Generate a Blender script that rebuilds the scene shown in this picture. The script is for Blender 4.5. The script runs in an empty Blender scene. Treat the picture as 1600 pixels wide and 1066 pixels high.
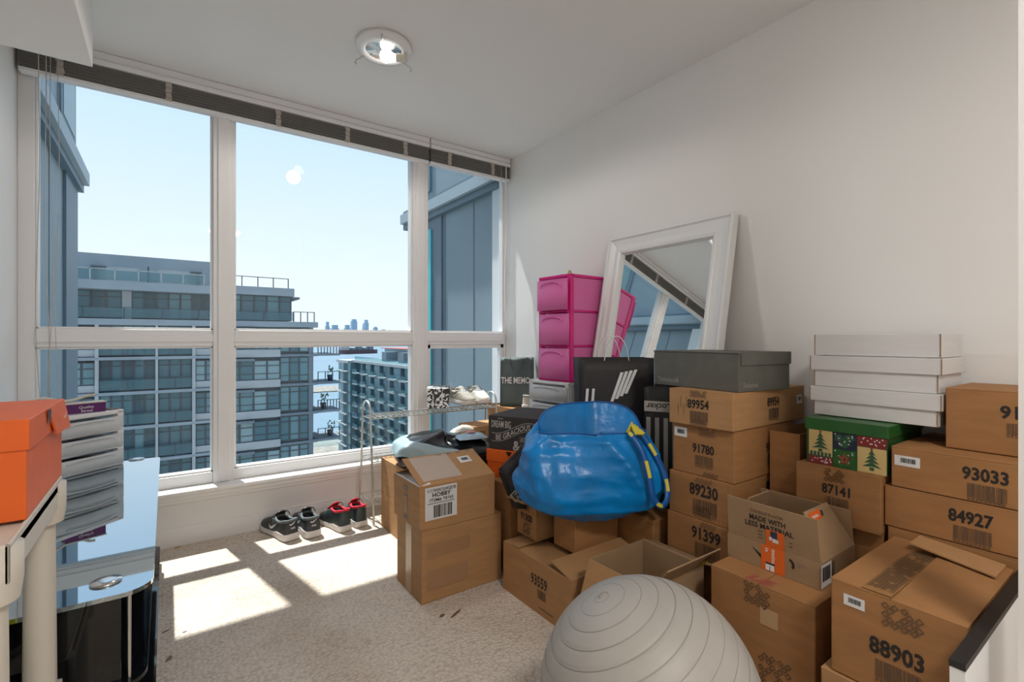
import bpy, bmesh, math, random
from mathutils import Vector, Matrix, noise
random.seed(7)
S = bpy.context.scene
C = S.collection
PI = math.pi

# ------------------------------------------------------------------ camera
FPX, CX, HY, CAMZ = 760.0, 800.0, 530.0, 1.066
_n = math.hypot(1070, FPX)
XR, XF = 1070 / _n, FPX / _n          # world X seen in camera axes (right, forward)
YR, YF = -XF, XR
cam = bpy.data.cameras.new('camera'); camo = bpy.data.objects.new('camera', cam); C.objects.link(camo)
cam.sensor_fit = 'HORIZONTAL'; cam.sensor_width = 36.0
cam.lens = FPX / 1600 * 36.0
cam.shift_y = -(533 - HY) / 1600
cam.clip_start = 0.05; cam.clip_end = 20000
camo.location = (0, 0, CAMZ)
camo.rotation_euler = (PI / 2, 0, -math.atan2(XF, YF))
S.camera = camo

def ray(px):
    r = (px - CX) / FPX
    return XR * r + XF, YR * r + YF
def PD(px, py, d):                    # point at forward depth d
    a, b = ray(px); return Vector((a * d, b * d, CAMZ - (py - HY) / FPX * d))
def GZ(px, py, z):                    # point on a level plane
    return PD(px, py, FPX * (CAMZ - z) / (py - HY))
def onY(px, py, Y):
    a, b = ray(px); return PD(px, py, Y / b)
def onX(px, py, X):
    a, b = ray(px); return PD(px, py, X / a)

# ------------------------------------------------------------------ light
S.view_settings.view_transform = 'Standard'
S.view_settings.look = 'None'
S.view_settings.exposure = 0.0
S.view_settings.gamma = 1.0
S.view_settings.use_curve_mapping = False
w = bpy.data.worlds.new('sky'); S.world = w; w.use_nodes = True
nt = w.node_tree; nt.nodes.clear()
wo = nt.nodes.new('ShaderNodeOutputWorld'); bg = nt.nodes.new('ShaderNodeBackground')
tc = nt.nodes.new('ShaderNodeTexCoord'); sx = nt.nodes.new('ShaderNodeSeparateXYZ'); cr = nt.nodes.new('ShaderNodeValToRGB')
nt.links.new(tc.outputs['Generated'], sx.inputs[0]); nt.links.new(sx.outputs['Z'], cr.inputs[0])
nt.links.new(cr.outputs[0], bg.inputs[0]); nt.links.new(bg.outputs[0], wo.inputs[0])
e = cr.color_ramp.elements
e[0].position = 0.0; e[0].color = (0.96, 0.98, 1.0, 1)
e[1].position = 1.0; e[1].color = (0.26, 0.48, 0.85, 1)
q = e.new(0.12); q.color = (0.93, 0.97, 1.0, 1)
q = e.new(0.5); q.color = (0.56, 0.77, 1.0, 1)
bg.inputs[1].default_value = 1.2
sun = bpy.data.lights.new('sun', 'SUN'); sun.energy = 10.0; sun.angle = math.radians(0.9); sun.color = (1, .95, .86)
suno = bpy.data.objects.new('sun', sun); C.objects.link(suno)
suno.rotation_euler = Vector((0.10, -0.49, -1.0)).to_track_quat('-Z', 'Y').to_euler()

# ------------------------------------------------------------------ materials
MATS = {}
def mat(name, col, rough=.6, metal=0.0, alpha=1.0, noise_amt=0.0, scale=20.0, bump=0.0, bscale=200.0, spec=.5,
        coat=0.0, bdist=.002, emit=None, trans=0.0, stretch=None):
    if name in MATS: return MATS[name]
    m = bpy.data.materials.new(name); m.use_nodes = True; t = m.node_tree
    p = t.nodes['Principled BSDF']
    p.inputs['Base Color'].default_value = (*col, 1); p.inputs['Roughness'].default_value = rough
    p.inputs['Metallic'].default_value = metal; p.inputs['Specular IOR Level'].default_value = spec
    p.inputs['Alpha'].default_value = alpha; p.inputs['Coat Weight'].default_value = coat
    p.inputs['Transmission Weight'].default_value = trans
    if emit: p.inputs['Emission Color'].default_value = (*emit[:3], 1); p.inputs['Emission Strength'].default_value = emit[3]
    if noise_amt or bump:
        co = t.nodes.new('ShaderNodeTexCoord'); mp = t.nodes.new('ShaderNodeMapping'); t.links.new(co.outputs['Object'], mp.inputs[0])
        if stretch: mp.inputs['Scale'].default_value = stretch
    if noise_amt:
        n = t.nodes.new('ShaderNodeTexNoise'); n.inputs['Scale'].default_value = scale; n.inputs['Detail'].default_value = 5
        t.links.new(mp.outputs[0], n.inputs['Vector'])
        r = t.nodes.new('ShaderNodeValToRGB')
        lo = [c * (1 - noise_amt) for c in col]; hi = [min(1, c * (1 + noise_amt)) for c in col]
        r.color_ramp.elements[0].position = .3; r.color_ramp.elements[1].position = .7
        r.color_ramp.elements[0].color = (*lo, 1); r.color_ramp.elements[1].color = (*hi, 1)
        t.links.new(n.outputs[0], r.inputs[0]); t.links.new(r.outputs[0], p.inputs['Base Color'])
    if bump:
        n2 = t.nodes.new('ShaderNodeTexNoise'); n2.inputs['Scale'].default_value = bscale; n2.inputs['Detail'].default_value = 3
        t.links.new(mp.outputs[0], n2.inputs['Vector'])
        b = t.nodes.new('ShaderNodeBump'); b.inputs['Strength'].default_value = bump; b.inputs['Distance'].default_value = bdist
        t.links.new(n2.outputs[0], b.inputs['Height']); t.links.new(b.outputs[0], p.inputs['Normal'])
    MATS[name] = m; return m

def glass_mat(name, tint, refl=1.0):
    m = bpy.data.materials.new(name); m.use_nodes = True; t = m.node_tree; t.nodes.clear()
    o = t.nodes.new('ShaderNodeOutputMaterial'); tr = t.nodes.new('ShaderNodeBsdfTransparent'); g = t.nodes.new('ShaderNodeBsdfGlossy')
    f = t.nodes.new('ShaderNodeLayerWeight'); f.inputs[0].default_value = .5; mx = t.nodes.new('ShaderNodeMixShader')
    pw = t.nodes.new('ShaderNodeMath'); pw.operation = 'POWER'; pw.inputs[1].default_value = 5
    mm = t.nodes.new('ShaderNodeMath'); mm.operation = 'MULTIPLY_ADD'; mm.inputs[1].default_value = .8 * refl; mm.inputs[2].default_value = .02 * refl
    tr.inputs[0].default_value = (*tint, 1); g.inputs['Roughness'].default_value = 0.0
    t.links.new(f.outputs['Facing'], pw.inputs[0]); t.links.new(pw.outputs[0], mm.inputs[0])
    t.links.new(mm.outputs[0], mx.inputs[0]); t.links.new(tr.outputs[0], mx.inputs[1])
    t.links.new(g.outputs[0], mx.inputs[2]); t.links.new(mx.outputs[0], o.inputs[0])
    MATS[name] = m; return m

def film_mat(name, col, tint, opacity, rough=.25):      # thin translucent plastic
    m = bpy.data.materials.new(name); m.use_nodes = True; t = m.node_tree
    p = t.nodes['Principled BSDF']; p.inputs['Base Color'].default_value = (*col, 1); p.inputs['Roughness'].default_value = rough
    o = t.nodes['Material Output']; tr = t.nodes.new('ShaderNodeBsdfTransparent'); tr.inputs[0].default_value = (*tint, 1)
    mx = t.nodes.new('ShaderNodeMixShader'); mx.inputs[0].default_value = opacity
    t.links.new(tr.outputs[0], mx.inputs[1]); t.links.new(p.outputs[0], mx.inputs[2]); t.links.new(mx.outputs[0], o.inputs[0])
    MATS[name] = m; return m

mat('wall', (.84, .825, .81), .85, bump=.06, bscale=160)
mat('ceiling', (.83, .82, .81), .9, bump=.5, bscale=260)
mat('white_paint', (.84, .825, .81), .35)
mat('frame_white', (.86, .85, .85), .4)
mat('card', (.35, .165, .058), .75, noise_amt=.10, scale=9, bump=.08, bscale=90, stretch=(1, 1, 5))
mat('card_light', (.42, .225, .095), .75, noise_amt=.08, scale=9, bump=.08, bscale=90, stretch=(1, 1, 5))
mat('card_grey', (.34, .215, .115), .8, noise_amt=.08, scale=10, bump=.08, bscale=90)
mat('card_white', (.66, .645, .64), .7, noise_amt=.03, scale=8, bump=.08, bscale=70, stretch=(1, 1, 6))
mat('card_edge', (.30, .18, .09), .9, noise_amt=.2, scale=90)
mat('ink', (.018, .014, .012), .7)
mat('ink_soft', (.13, .075, .04), .8)
mat('ink_grey', (.22, .19, .16), .8)
mat('sticker', (.72, .71, .70), .5)
mat('tape_clear', (.33, .17, .065), .28)
mat('black', (.012, .012, .013), .45)
mat('black_gloss', (.006, .007, .008), .05, spec=.6)
mat('mirror_glass_black', (.44, .53, .58), .02, metal=1)
mat('chrome', (.75, .75, .74), .18, metal=1)
mat('steel_wire', (.62, .62, .58), .3, metal=.9)
mat('plastic_cream', (.68, .63, .55), .45, noise_amt=.04, scale=5)
mat('plastic_white', (.80, .80, .80), .35)
film_mat('plastic_clear', (.90, .91, .92), (.94, .95, .96), .55, .3)
film_mat('pink_clear', (1.0, .27, .62), (1.0, .55, .85), .60, .3)
mat('pink', (.70, .008, .22), .35)
mat('nike_orange', (.80, .13, .012), .5, noise_amt=.05)
mat('box_red', (.46, .05, .015), .6, noise_amt=.06)
mat('white', (.82, .82, .82), .5)
mat('orange_tape', (.75, .14, .02), .35)
mat('navy_print', (.03, .045, .08), .5)
mat('rubber', (.40, .375, .345), .5, noise_amt=.07, scale=6, bump=.05, bscale=60)
mat('rubber_line', (.33, .31, .28), .6)
mat('bag_blue', (.002, .21, .58), .3, noise_amt=.25, scale=7, spec=.4, bump=.5, bscale=13, bdist=.012)
mat('strap_yellow', (.62, .52, .05), .6)
mat('strap_blue', (.01, .07, .28), .6)
mat('paper_black', (.022, .020, .021), .6, bump=.1, bscale=40)
mat('paper_slate', (.09, .125, .125), .6, noise_amt=.12, scale=12)
mat('paper_white', (.75, .74, .72), .6)
mat('stripe_grey', (.38, .36, .32), .7)
mat('timber_box', (.115, .112, .095), .75, noise_amt=.12, scale=14)
mat('timber_ink', (.24, .235, .215), .7)
mat('slat', (.24, .23, .215), .5)
mat('cord', (.55, .5, .44), .8)
mat('ladder_tape', (.50, .45, .40), .9)
mat('mirror', (.93, .95, .94), .0, metal=1)
mat('tinted_edge', (.1, .2, .22), .2)
glass_mat('window_glass', (.90, .945, .975), 1.0)
mat('conc', (.22, .27, .30), .8, noise_amt=.06, scale=.6)
mat('conc_light', (.32, .35, .36), .8, noise_amt=.05, scale=.8)
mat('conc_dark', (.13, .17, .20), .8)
mat('far_frame', (.035, .05, .06), .5)
mat('far_glass_a', (.055, .13, .155), .12, spec=.35)
mat('far_glass_b', (.10, .20, .225), .15, spec=.35)
mat('far_glass_c', (.03, .075, .095), .1, spec=.35)
mat('far_glass_d', (.19, .29, .31), .3, spec=.3)
film_mat('rail_glass', (.12, .22, .25), (.75, .88, .9), .30, .1)
mat('wing_panel', (.235, .30, .335), .55, noise_amt=.04, scale=2)
mat('wing_dark', (.12, .175, .215), .5)
mat('wing_trim', (.38, .44, .47), .5)
mat('teal_glass', (.04, .48, .52), .15)
mat('sea', (.14, .205, .255), .7, spec=.15, noise_amt=.06, scale=.01)
mat('ground_far', (.16, .19, .17), .9, noise_amt=.3, scale=.05)
mat('pebble', (.22, .20, .17), .9, noise_amt=.35, scale=.35)
mat('skyline', (.30, .42, .52), .8, noise_amt=.08, scale=.01)  # distance haze painted into this blue-grey base colour
mat('red_trim', (.45, .10, .08), .6)

# ------------------------------------------------------------------ mesh tools
class MB:
    def __init__(s): s.v = []; s.f = []; s.sm = []
    def add(s, vs, fs, smooth=False):
        o = len(s.v); s.v += [tuple(v) for v in vs]; s.f += [tuple(i + o for i in f) for f in fs]; s.sm += [smooth] * len(fs); return s
    def box(s, x0, x1, y0, y1, z0, z1, M=None, b=0.0):
        if b > 0:
            bm = bmesh.new(); bmesh.ops.create_cube(bm, size=1)
            for v in bm.verts: v.co = Vector(((x0 + x1) / 2 + v.co.x * (x1 - x0), (y0 + y1) / 2 + v.co.y * (y1 - y0), (z0 + z1) / 2 + v.co.z * (z1 - z0)))
            bmesh.ops.bevel(bm, geom=bm.edges[:], offset=b, segments=2, affect='EDGES', profile=.5)
            vs = [v.co.copy() for v in bm.verts]; bm.verts.index_update()
            fs = [[v.index for v in f.verts] for f in bm.faces]; bm.free()
        else:
            vs = [Vector((x, y, z)) for z in (z0, z1) for y in (y0, y1) for x in (x0, x1)]
            fs = [(0, 2, 3, 1), (4, 5, 7, 6), (0, 1, 5, 4), (2, 6, 7, 3), (0, 4, 6, 2), (1, 3, 7, 5)]
        if M: vs = [M @ v for v in vs]
        return s.add(vs, fs)
    def tube(s, pts, r, n=8, closed=False, caps=True):
        pts = [Vector(p) for p in pts]; m = len(pts); rs = r if isinstance(r, (list, tuple)) else [r] * m
        vs = []; prev = None
        for i, p in enumerate(pts):
            if closed: d = pts[(i + 1) % m] - pts[i - 1]
            else: d = pts[min(i + 1, m - 1)] - pts[max(i - 1, 0)]
            if d.length < 1e-9: d = Vector((0, 0, 1))
            d.normalize()
            if prev is None:
                a = Vector((0, 0, 1)) if abs(d.z) < .9 else Vector((1, 0, 0))
                u = d.cross(a).normalized()
            else:
                u = (prev - d * prev.dot(d)); u = u.normalized() if u.length > 1e-6 else d.orthogonal().normalized()
            prev = u; w_ = d.cross(u)
            for k in range(n):
                t = 2 * PI * k / n; vs.append(p + (u * math.cos(t) + w_ * math.sin(t)) * rs[i])
        fs = []
        for i in range(m if closed else m - 1):
            j = (i + 1) % m
            for k in range(n): fs.append((i * n + k, i * n + (k + 1) % n, j * n + (k + 1) % n, j * n + k))
        s.add(vs, fs, True)
        if caps and not closed:
            s.add(vs[:n], [tuple(range(n))[::-1]]); s.add(vs[-n:], [tuple(range(n))])
        return s
    def lathe(s, prof, n=32, M=None, smooth=True):
        vs = []
        for r, z in prof:
            for k in range(n): t = 2 * PI * k / n; vs.append(Vector((r * math.cos(t), r * math.sin(t), z)))
        if M: vs = [M @ v for v in vs]
        fs = [(i * n + k, i * n + (k + 1) % n, (i + 1) * n + (k + 1) % n, (i + 1) * n + k) for i in range(len(prof) - 1) for k in range(n)]
        return s.add(vs, fs, smooth)
    def prism(s, poly, z0, z1, M=None, smooth=False):
        n = len(poly); vs = [Vector((x, y, z0)) for x, y in poly] + [Vector((x, y, z1)) for x, y in poly]
        if M: vs = [M @ v for v in vs]
        s.add(vs, [tuple(range(n))[::-1], tuple(range(n, 2 * n))]); 
        return s.add(vs, [(i, (i + 1) % n, n + (i + 1) % n, n + i) for i in range(n)], smooth)
    def grid(s, rows, closed_u=False, smooth=True):
        a = len(rows); b = len(rows[0]); vs = [p for r in rows for p in r]
        fs = [(i * b + j, i * b + (j + 1) % b, (i + 1) * b + (j + 1) % b, (i + 1) * b + j) for i in range(a - 1) for j in range(b if closed_u else b - 1)]
        return s.add(vs, fs, smooth)
    def slab(s, quad, th):                 # four corners in space, given a thickness
        q = [Vector(p) for p in quad]; n = (q[1] - q[0]).cross(q[3] - q[0]).normalized() * th
        vs = q + [p - n for p in q]
        return s.add(vs, [(0, 1, 2, 3), (7, 6, 5, 4), (0, 4, 5, 1), (1, 5, 6, 2), (2, 6, 7, 3), (3, 7, 4, 0)])
    def build(s, name, m, parent=None, subsurf=0, solid=0):
        me = bpy.data.meshes.new(name); me.from_pydata(s.v, [], s.f); me.update()
        me.polygons.foreach_set('use_smooth', s.sm)
        me.materials.append(MATS[m] if isinstance(m, str) else m)
        o = bpy.data.objects.new(name, me); C.objects.link(o)
        if parent: o.parent = parent
        if solid: md = o.modifiers.new('th', 'SOLIDIFY'); md.thickness = solid
        if subsurf: md = o.modifiers.new('ss', 'SUBSURF'); md.levels = subsurf; md.render_levels = subsurf
        return o

def tag(o, label=None, cat=None, group=None, kind=None):
    if label: o['label'] = label
    if cat: o['category'] = cat
    if group: o['group'] = group
    if kind: o['kind'] = kind
    return o
def thing(name, label, cat, loc=(0, 0, 0), rotz=0, group=None):
    o = bpy.data.objects.new(name, None); C.objects.link(o); o.location = loc; o.rotation_euler = (0, 0, rotz)
    o.empty_display_size = .05
    return tag(o, label, cat, group)
def struct(name, mb, m, parent=None):
    o = mb.build(name, m, parent)
    if not parent: o['kind'] = 'structure'
    return o
def sroot(name):
    o = bpy.data.objects.new(name, None); C.objects.link(o); o['kind'] = 'structure'; return o
def B(*a, **k): return MB().box(*a, **k)

_tc = {}
def text_raw(s, bold=.0):
    k = (s, bold)
    if k in _tc: return _tc[k]
    cu = bpy.data.curves.new('t', 'FONT'); cu.body = s; cu.size = 1; cu.resolution_u = 2; cu.offset = bold
    ob = bpy.data.objects.new('t', cu); C.objects.link(ob)
    dg = bpy.context.evaluated_depsgraph_get(); me = bpy.data.meshes.new_from_object(ob.evaluated_get(dg))
    vs = [v.co.copy() for v in me.vertices]; fs = [tuple(p.vertices) for p in me.polygons]
    bpy.data.objects.remove(ob); bpy.data.curves.remove(cu); bpy.data.meshes.remove(me)
    x0 = min(v.x for v in vs); x1 = max(v.x for v in vs); y0 = min(v.y for v in vs); y1 = max(v.y for v in vs)
    vs = [((v.x - x0) / (x1 - x0) - .5, (v.y - y0) / (y1 - y0) - .5) for v in vs]
    _tc[k] = (vs, fs, (x1 - x0) / (y1 - y0)); return _tc[k]

class Face:                                # a flat frame to print on
    def __init__(s, o, r, u, eps=.0012):
        s.o = Vector(o); s.r = Vector(r).normalized(); s.u = Vector(u).normalized(); s.n = s.r.cross(s.u); s.eps = eps
    def p(s, a, b, lift=0): return s.o + s.r * a + s.u * b + s.n * (s.eps + lift)
    def text(s, parent, string, a, b, h, m='ink', name='printed_number', width=None, bold=.018, warp=None, rot=0, lift=0):
        vs, fs, asp = text_raw(string, bold); wd = width or h * asp; c_, s_ = math.cos(rot), math.sin(rot); out = []
        for x, y in vs:
            x, y = x * wd, y * h
            if warp: x, y = warp(x, y)
            x, y = x * c_ - y * s_, x * s_ + y * c_
            out.append(s.p(a + x, b + y, lift))
        return MB().add(out, fs).build(name, m, parent)
    def rects(s, parent, rs, m, name, lift=0):
        mb = MB()
        for a0, b0, a1, b1 in rs:
            mb.add([s.p(a0, b0, lift), s.p(a1, b0, lift), s.p(a1, b1, lift), s.p(a0, b1, lift)], [(0, 1, 2, 3)])
        return mb.build(name, m, parent)
    def poly(s, parent, polys, m, name, lift=0):
        mb = MB()
        for pl in polys: mb.add([s.p(a, b, lift) for a, b in pl], [tuple(range(len(pl)))])
        return mb.build(name, m, parent)
    def barcode(s, parent, a, b, wd, h, m='ink', lift=0, digits=False):
        rs = []; x = -wd / 2
        while x < wd / 2 - .001:
            t = random.choice((.012, .02, .035, .05)) * wd; rs.append((a + x, b - h / 2, a + min(x + t, wd / 2), b + h / 2)); x += t + random.choice((.012, .02, .03)) * wd
        if digits: rs += [(a - wd / 2 + i * wd / 9, b - h * .68, a - wd / 2 + i * wd / 9 + wd / 14, b - h * .56) for i in range(9)]
        return s.rects(parent, rs, m, 'barcode', lift)
    def sticker(s, parent, a, b, wd, h, bars=True):
        st = s.rects(parent, [(a - wd / 2, b - h / 2, a + wd / 2, b + h / 2)], 'sticker', 'barcode_sticker')
        if bars: s.barcode(st, a + wd * .04, b + h * .05, wd * .6, h * .45, lift=.0005)
        return st
    def diamonds(s, parent, a, b, wd, h, k=.011, m='ink_soft', lift=0, skew=0.0, seedv=1):
        rs = []; rn = random.Random(seedv); n = max(2, int(round(wd / (k * 1.35)))); r_ = max(2, int(round(h / (k * .8))))
        mb = MB()
        for j in range(r_):
            for i in range(n):
                if rn.random() < .07: continue
                cx = a - wd / 2 + (i + .5 + .5 * (j % 2)) * wd / n; cy = b - h / 2 + (j + .5) * h / r_
                if cx > a + wd / 2: continue
                o_, i_ = k * .62, k * .36
                P_ = [(cx - o_, cy), (cx, cy - o_), (cx + o_, cy), (cx, cy + o_)]; Q_ = [(cx - i_, cy), (cx, cy - i_), (cx + i_, cy), (cx, cy + i_)]
                mb.add([s.p(*p, lift) for p in P_ + Q_], [(t, (t + 1) % 4, 4 + (t + 1) % 4, 4 + t) for t in range(4)])
        o = mb.build('tape_pattern', m, parent); return o

class CBox:
    """carton: body, lid flaps, with flat faces to print on. local origin at base centre"""
    def __init__(s, name, label, x0, x1, y0, y1, z0, z1, rot=0, m='card', top='closed', seam='y', cat='box', group=None, body='body', bev=.003, centre=None):
        s.w, s.d, s.h = x1 - x0, y1 - y0, z1 - z0
        c = centre or ((x0 + x1) / 2, (y0 + y1) / 2)
        s.root = thing(name, label, cat, (c[0], c[1], z0), rot, group); s.m = m
        W, D, H = s.w / 2, s.d / 2, s.h; t = .004
        if top == 'closed':
            B(-W, W, -D, D, 0, H - t, b=bev).build(body, m, s.root)
            g = .0012
            if seam == 'y': q = [(-W, -g, -D, D), (g, W, -D, D)]
            else: q = [(-W, W, -D, -g), (-W, W, g, D)]
            for a in q: B(*a, H - t - .001, H, b=.0012).build('flap', m, s.root)
        elif top == 'plain': B(-W, W, -D, D, 0, H, b=bev).build(body, m, s.root)
        elif top == 'open':
            mb = MB(); mb.box(-W, W, -D, D, 0, t); mb.box(-W, -W + t, -D, D, t, H); mb.box(W - t, W, -D, D, t, H)
            mb.box(-W + t, W - t, -D, -D + t, t, H); mb.box(-W + t, W - t, D - t, D, t, H); mb.build(body, m, s.root)
    def face(s, k):
        W, D, H = s.w / 2, s.d / 2, s.h
        return {'-x': Face((-W, 0, H / 2), (0, -1, 0), (0, 0, 1)), '+x': Face((W, 0, H / 2), (0, 1, 0), (0, 0, 1)),
                '-y': Face((0, -D, H / 2), (1, 0, 0), (0, 0, 1)), '+y': Face((0, D, H / 2), (-1, 0, 0), (0, 0, 1)),
                '+z': Face((0, 0, H), (0, -1, 0), (1, 0, 0))}[k]
    def flap(s, side, length, ang, m=None, inset=.003, name='flap', shrink=0.0):
        """hinged at the rim; ang 0 = flat over the opening, 90 = upright, 180+ = folded out"""
        W, D, H = s.w / 2, s.d / 2, s.h; a = math.radians(ang); ca, sa = math.cos(a) * length, math.sin(a) * length
        if side == '-x': q = [(-W, D - inset, H), (-W, -D + inset, H), (-W + ca, -D + inset + shrink, H + sa), (-W + ca, D - inset - shrink, H + sa)]
        if side == '+x': q = [(W, -D + inset, H), (W, D - inset, H), (W - ca, D - inset - shrink, H + sa), (W - ca, -D + inset + shrink, H + sa)]
        if side == '-y': q = [(-W + inset, -D, H), (W - inset, -D, H), (W - inset - shrink, -D + ca, H + sa), (-W + inset + shrink, -D + ca, H + sa)]
        if side == '+y': q = [(W - inset, D, H), (-W + inset, D, H), (-W + inset + shrink, D - ca, H + sa), (W - inset - shrink, D - ca, H + sa)]
        MB().slab(q, .004).build(name, m or s.m, s.root)
        v = [Vector(p) for p in q]
        return Face((v[0] + v[1] + v[2] + v[3]) / 4, v[1] - v[0], v[3] - v[0])

# ------------------------------------------------------------------ room shell
XL, XRW, YW, YN, ZC = -.553, 2.147, 3.05, -1.7, 2.44
# carpet
m = bpy.data.materials.new('carpet'); m.use_nodes = True; t = m.node_tree; MATS['carpet'] = m
p = t.nodes['Principled BSDF']; p.inputs['Roughness'].default_value = .95; p.inputs['Specular IOR Level'].default_value = .1
co = t.nodes.new('ShaderNodeTexCoord'); mp = t.nodes.new('ShaderNodeMapping'); t.links.new(co.outputs['Object'], mp.inputs[0])
mp.inputs['Scale'].default_value = (1, 1.35, 1)
vo = t.nodes.new('ShaderNodeTexVoronoi'); vo.inputs['Scale'].default_value = 72; vo.inputs['Randomness'].default_value = .75; t.links.new(mp.outputs[0], vo.inputs['Vector'])
n1 = t.nodes.new('ShaderNodeTexNoise'); n1.inputs['Scale'].default_value = 1.7; n1.inputs['Detail'].default_value = 6; t.links.new(co.outputs['Object'], n1.inputs['Vector'])
r1 = t.nodes.new('ShaderNodeValToRGB'); r1.color_ramp.elements[0].color = (.70, .61, .525, 1); r1.color_ramp.elements[1].color = (.47, .395, .33, 1)
r1.color_ramp.elements[0].position = .35; r1.color_ramp.elements[1].position = 1.0
t.links.new(vo.outputs['Distance'], r1.inputs[0])
r2 = t.nodes.new('ShaderNodeValToRGB'); r2.color_ramp.elements[0].color = (.78, .74, .69, 1); r2.color_ramp.elements[1].color = (1, 1, 1, 1)
r2.color_ramp.elements[0].position = .32; r2.color_ramp.elements[1].position = .52; t.links.new(n1.outputs[0], r2.inputs[0])
mx = t.nodes.new('ShaderNodeMix'); mx.data_type = 'RGBA'; mx.blend_type = 'MULTIPLY'; mx.inputs[0].default_value = 1
t.links.new(r1.outputs[0], mx.inputs[6]); t.links.new(r2.outputs[0], mx.inputs[7])
n3 = t.nodes.new('ShaderNodeTexNoise'); n3.inputs['Scale'].default_value = 16; n3.inputs['Detail'].default_value = 2; t.links.new(co.outputs['Object'], n3.inputs['Vector'])
r3 = t.nodes.new('ShaderNodeValToRGB'); r3.color_ramp.elements[0].color = (1, 1, 1, 1); r3.color_ramp.elements[1].color = (.35, .29, .24, 1)
r3.color_ramp.elements[0].position = .73; r3.color_ramp.elements[1].position = .78; t.links.new(n3.outputs[0], r3.inputs[0])
mx2 = t.nodes.new('ShaderNodeMix'); mx2.data_type = 'RGBA'; mx2.blend_type = 'MULTIPLY'; mx2.inputs[0].default_value = .8
t.links.new(mx.outputs[2], mx2.inputs[6]); t.links.new(r3.outputs[0], mx2.inputs[7]); t.links.new(mx2.outputs[2], p.inputs['Base Color'])
bp = t.nodes.new('ShaderNodeBump'); bp.invert = True; bp.inputs['Strength'].default_value = .8; bp.inputs['Distance'].default_value = .006
t.links.new(vo.outputs['Distance'], bp.inputs['Height']); t.links.new(bp.outputs[0], p.inputs['Normal'])

struct('floor', B(XL - .1, XRW + .1, YN - .1, YW + .02, -.1, 0), 'carpet')
struct('ceiling', B(XL - .1, XRW + .1, YN - .1, YW + .25, ZC, ZC + .1), 'ceiling')
struct('wall_left', B(XL - .1, XL, YN, YW + .25, 0, ZC), 'wall')
struct('wall_right', B(XRW, XRW + .1, YN, YW + .25, 0, ZC), 'wall')
struct('wall_near', B(XL, XRW, YN - .1, YN, 0, ZC), 'wall')
struct('wall_far', B(XL, XRW, YW, YW + .16, 0, .262), 'wall')
struct('ceiling_bulkhead', B(XL, -.229, YN, 2.43, 2.10, ZC), 'wall')
bb = MB(); bb.box(XL, XRW, YW - .014, YW, 0, .062); bb.box(XL, XRW, YW - .011, YW, .062, .075); bb.box(XL, XRW, YW - .007, YW, .075, .09)
struct('baseboard_far', bb, 'white_paint')
bb = MB(); bb.box(XRW - .014, XRW, YN, YW - .02, 0, .075); bb.box(XRW - .008, XRW, YN, YW - .02, .075, .09)
struct('baseboard_right', bb, 'white_paint')
# door casing beside the camera
a1, b1_ = ray(1591); dj = .9
struct('trim_1', B(a1 * dj, a1 * dj + .05, b1_ * dj - .09, b1_ * dj, 0, ZC), 'white_paint')

# window
FY0, FY1 = 3.10, 3.17
win = sroot('window_1')
XM1a, XM1b, XM2a, XM2b, XRJ = .206, .307, 1.37, 1.48, 2.128
ZT0, ZT1, ZB, ZH = 1.027, 1.115, .344, 2.40
def rail(name, *a, b=.004): return B(*a, b=b).build(name, 'frame_white', win)
rail('jamb', XL, -.495, FY0, FY1, .262, ZC); rail('jamb', XRJ, XRW, FY0, FY1, .262, ZC)
rail('mullion', XM1a, XM1b, FY0 - .012, FY1, .262, ZC); rail('mullion', XM2a, XM2b, FY0 - .012, FY1, .262, ZC)
rail('mullion_cover', XM1a + .022, XM1b - .022, FY0 - .022, FY0 - .01, .29, ZC); rail('mullion_cover', XM2a + .025, XM2b - .025, FY0 - .022, FY0 - .01, .29, ZC)
for xa, xb in ((-.495, XM1a), (XM1b, XM2a), (XM2b, XRJ)):
    rail('transom', xa, xb, FY0, FY1, ZT0, ZT1); rail('transom_bead', xa, xb, FY0 - .008, FY0 + .01, ZT0 + .024, ZT1 - .024, b=.002)
    rail('bottom_rail', xa, xb, FY0, FY1, .285, ZB); rail('head', xa, xb, FY0, FY1, ZH, ZC)
    for zz in (ZB, ZT1):                        # glazing beads
        z2 = ZT0 if zz == ZB else ZH; k = .028 if (xa == XM2b and zz == ZB) else .010
        rail('glazing_bead', xa, xa + k, FY0 + .01, FY1 - .01, zz, z2, b=.002); rail('glazing_bead', xb - k, xb, FY0 + .01, FY1 - .01, zz, z2, b=.002)
        rail('glazing_bead', xa, xb, FY0 + .01, FY1 - .01, zz, zz + k, b=.002); rail('glazing_bead', xa, xb, FY0 + .01, FY1 - .01, z2 - k, z2, b=.002)
        B(xa + .004, xb - .004, 3.143, 3.147, zz, z2).build('glass_pane', 'window_glass', win)
sl = MB(); sl.box(XL, XRW, 3.0, FY0 + .01, .262, .285, b=.006); sl.box(XL, XRW, 3.02, YW + .01, .235, .262, b=.004); sl.box(XL, XRW, 3.034, YW + .01, .215, .235, b=.004)
sl.build('window_sill', 'white_paint', win)
struct('trim_2', B(XL, XRW, 3.17, 3.30, .0, .27), 'wing_panel')

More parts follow.
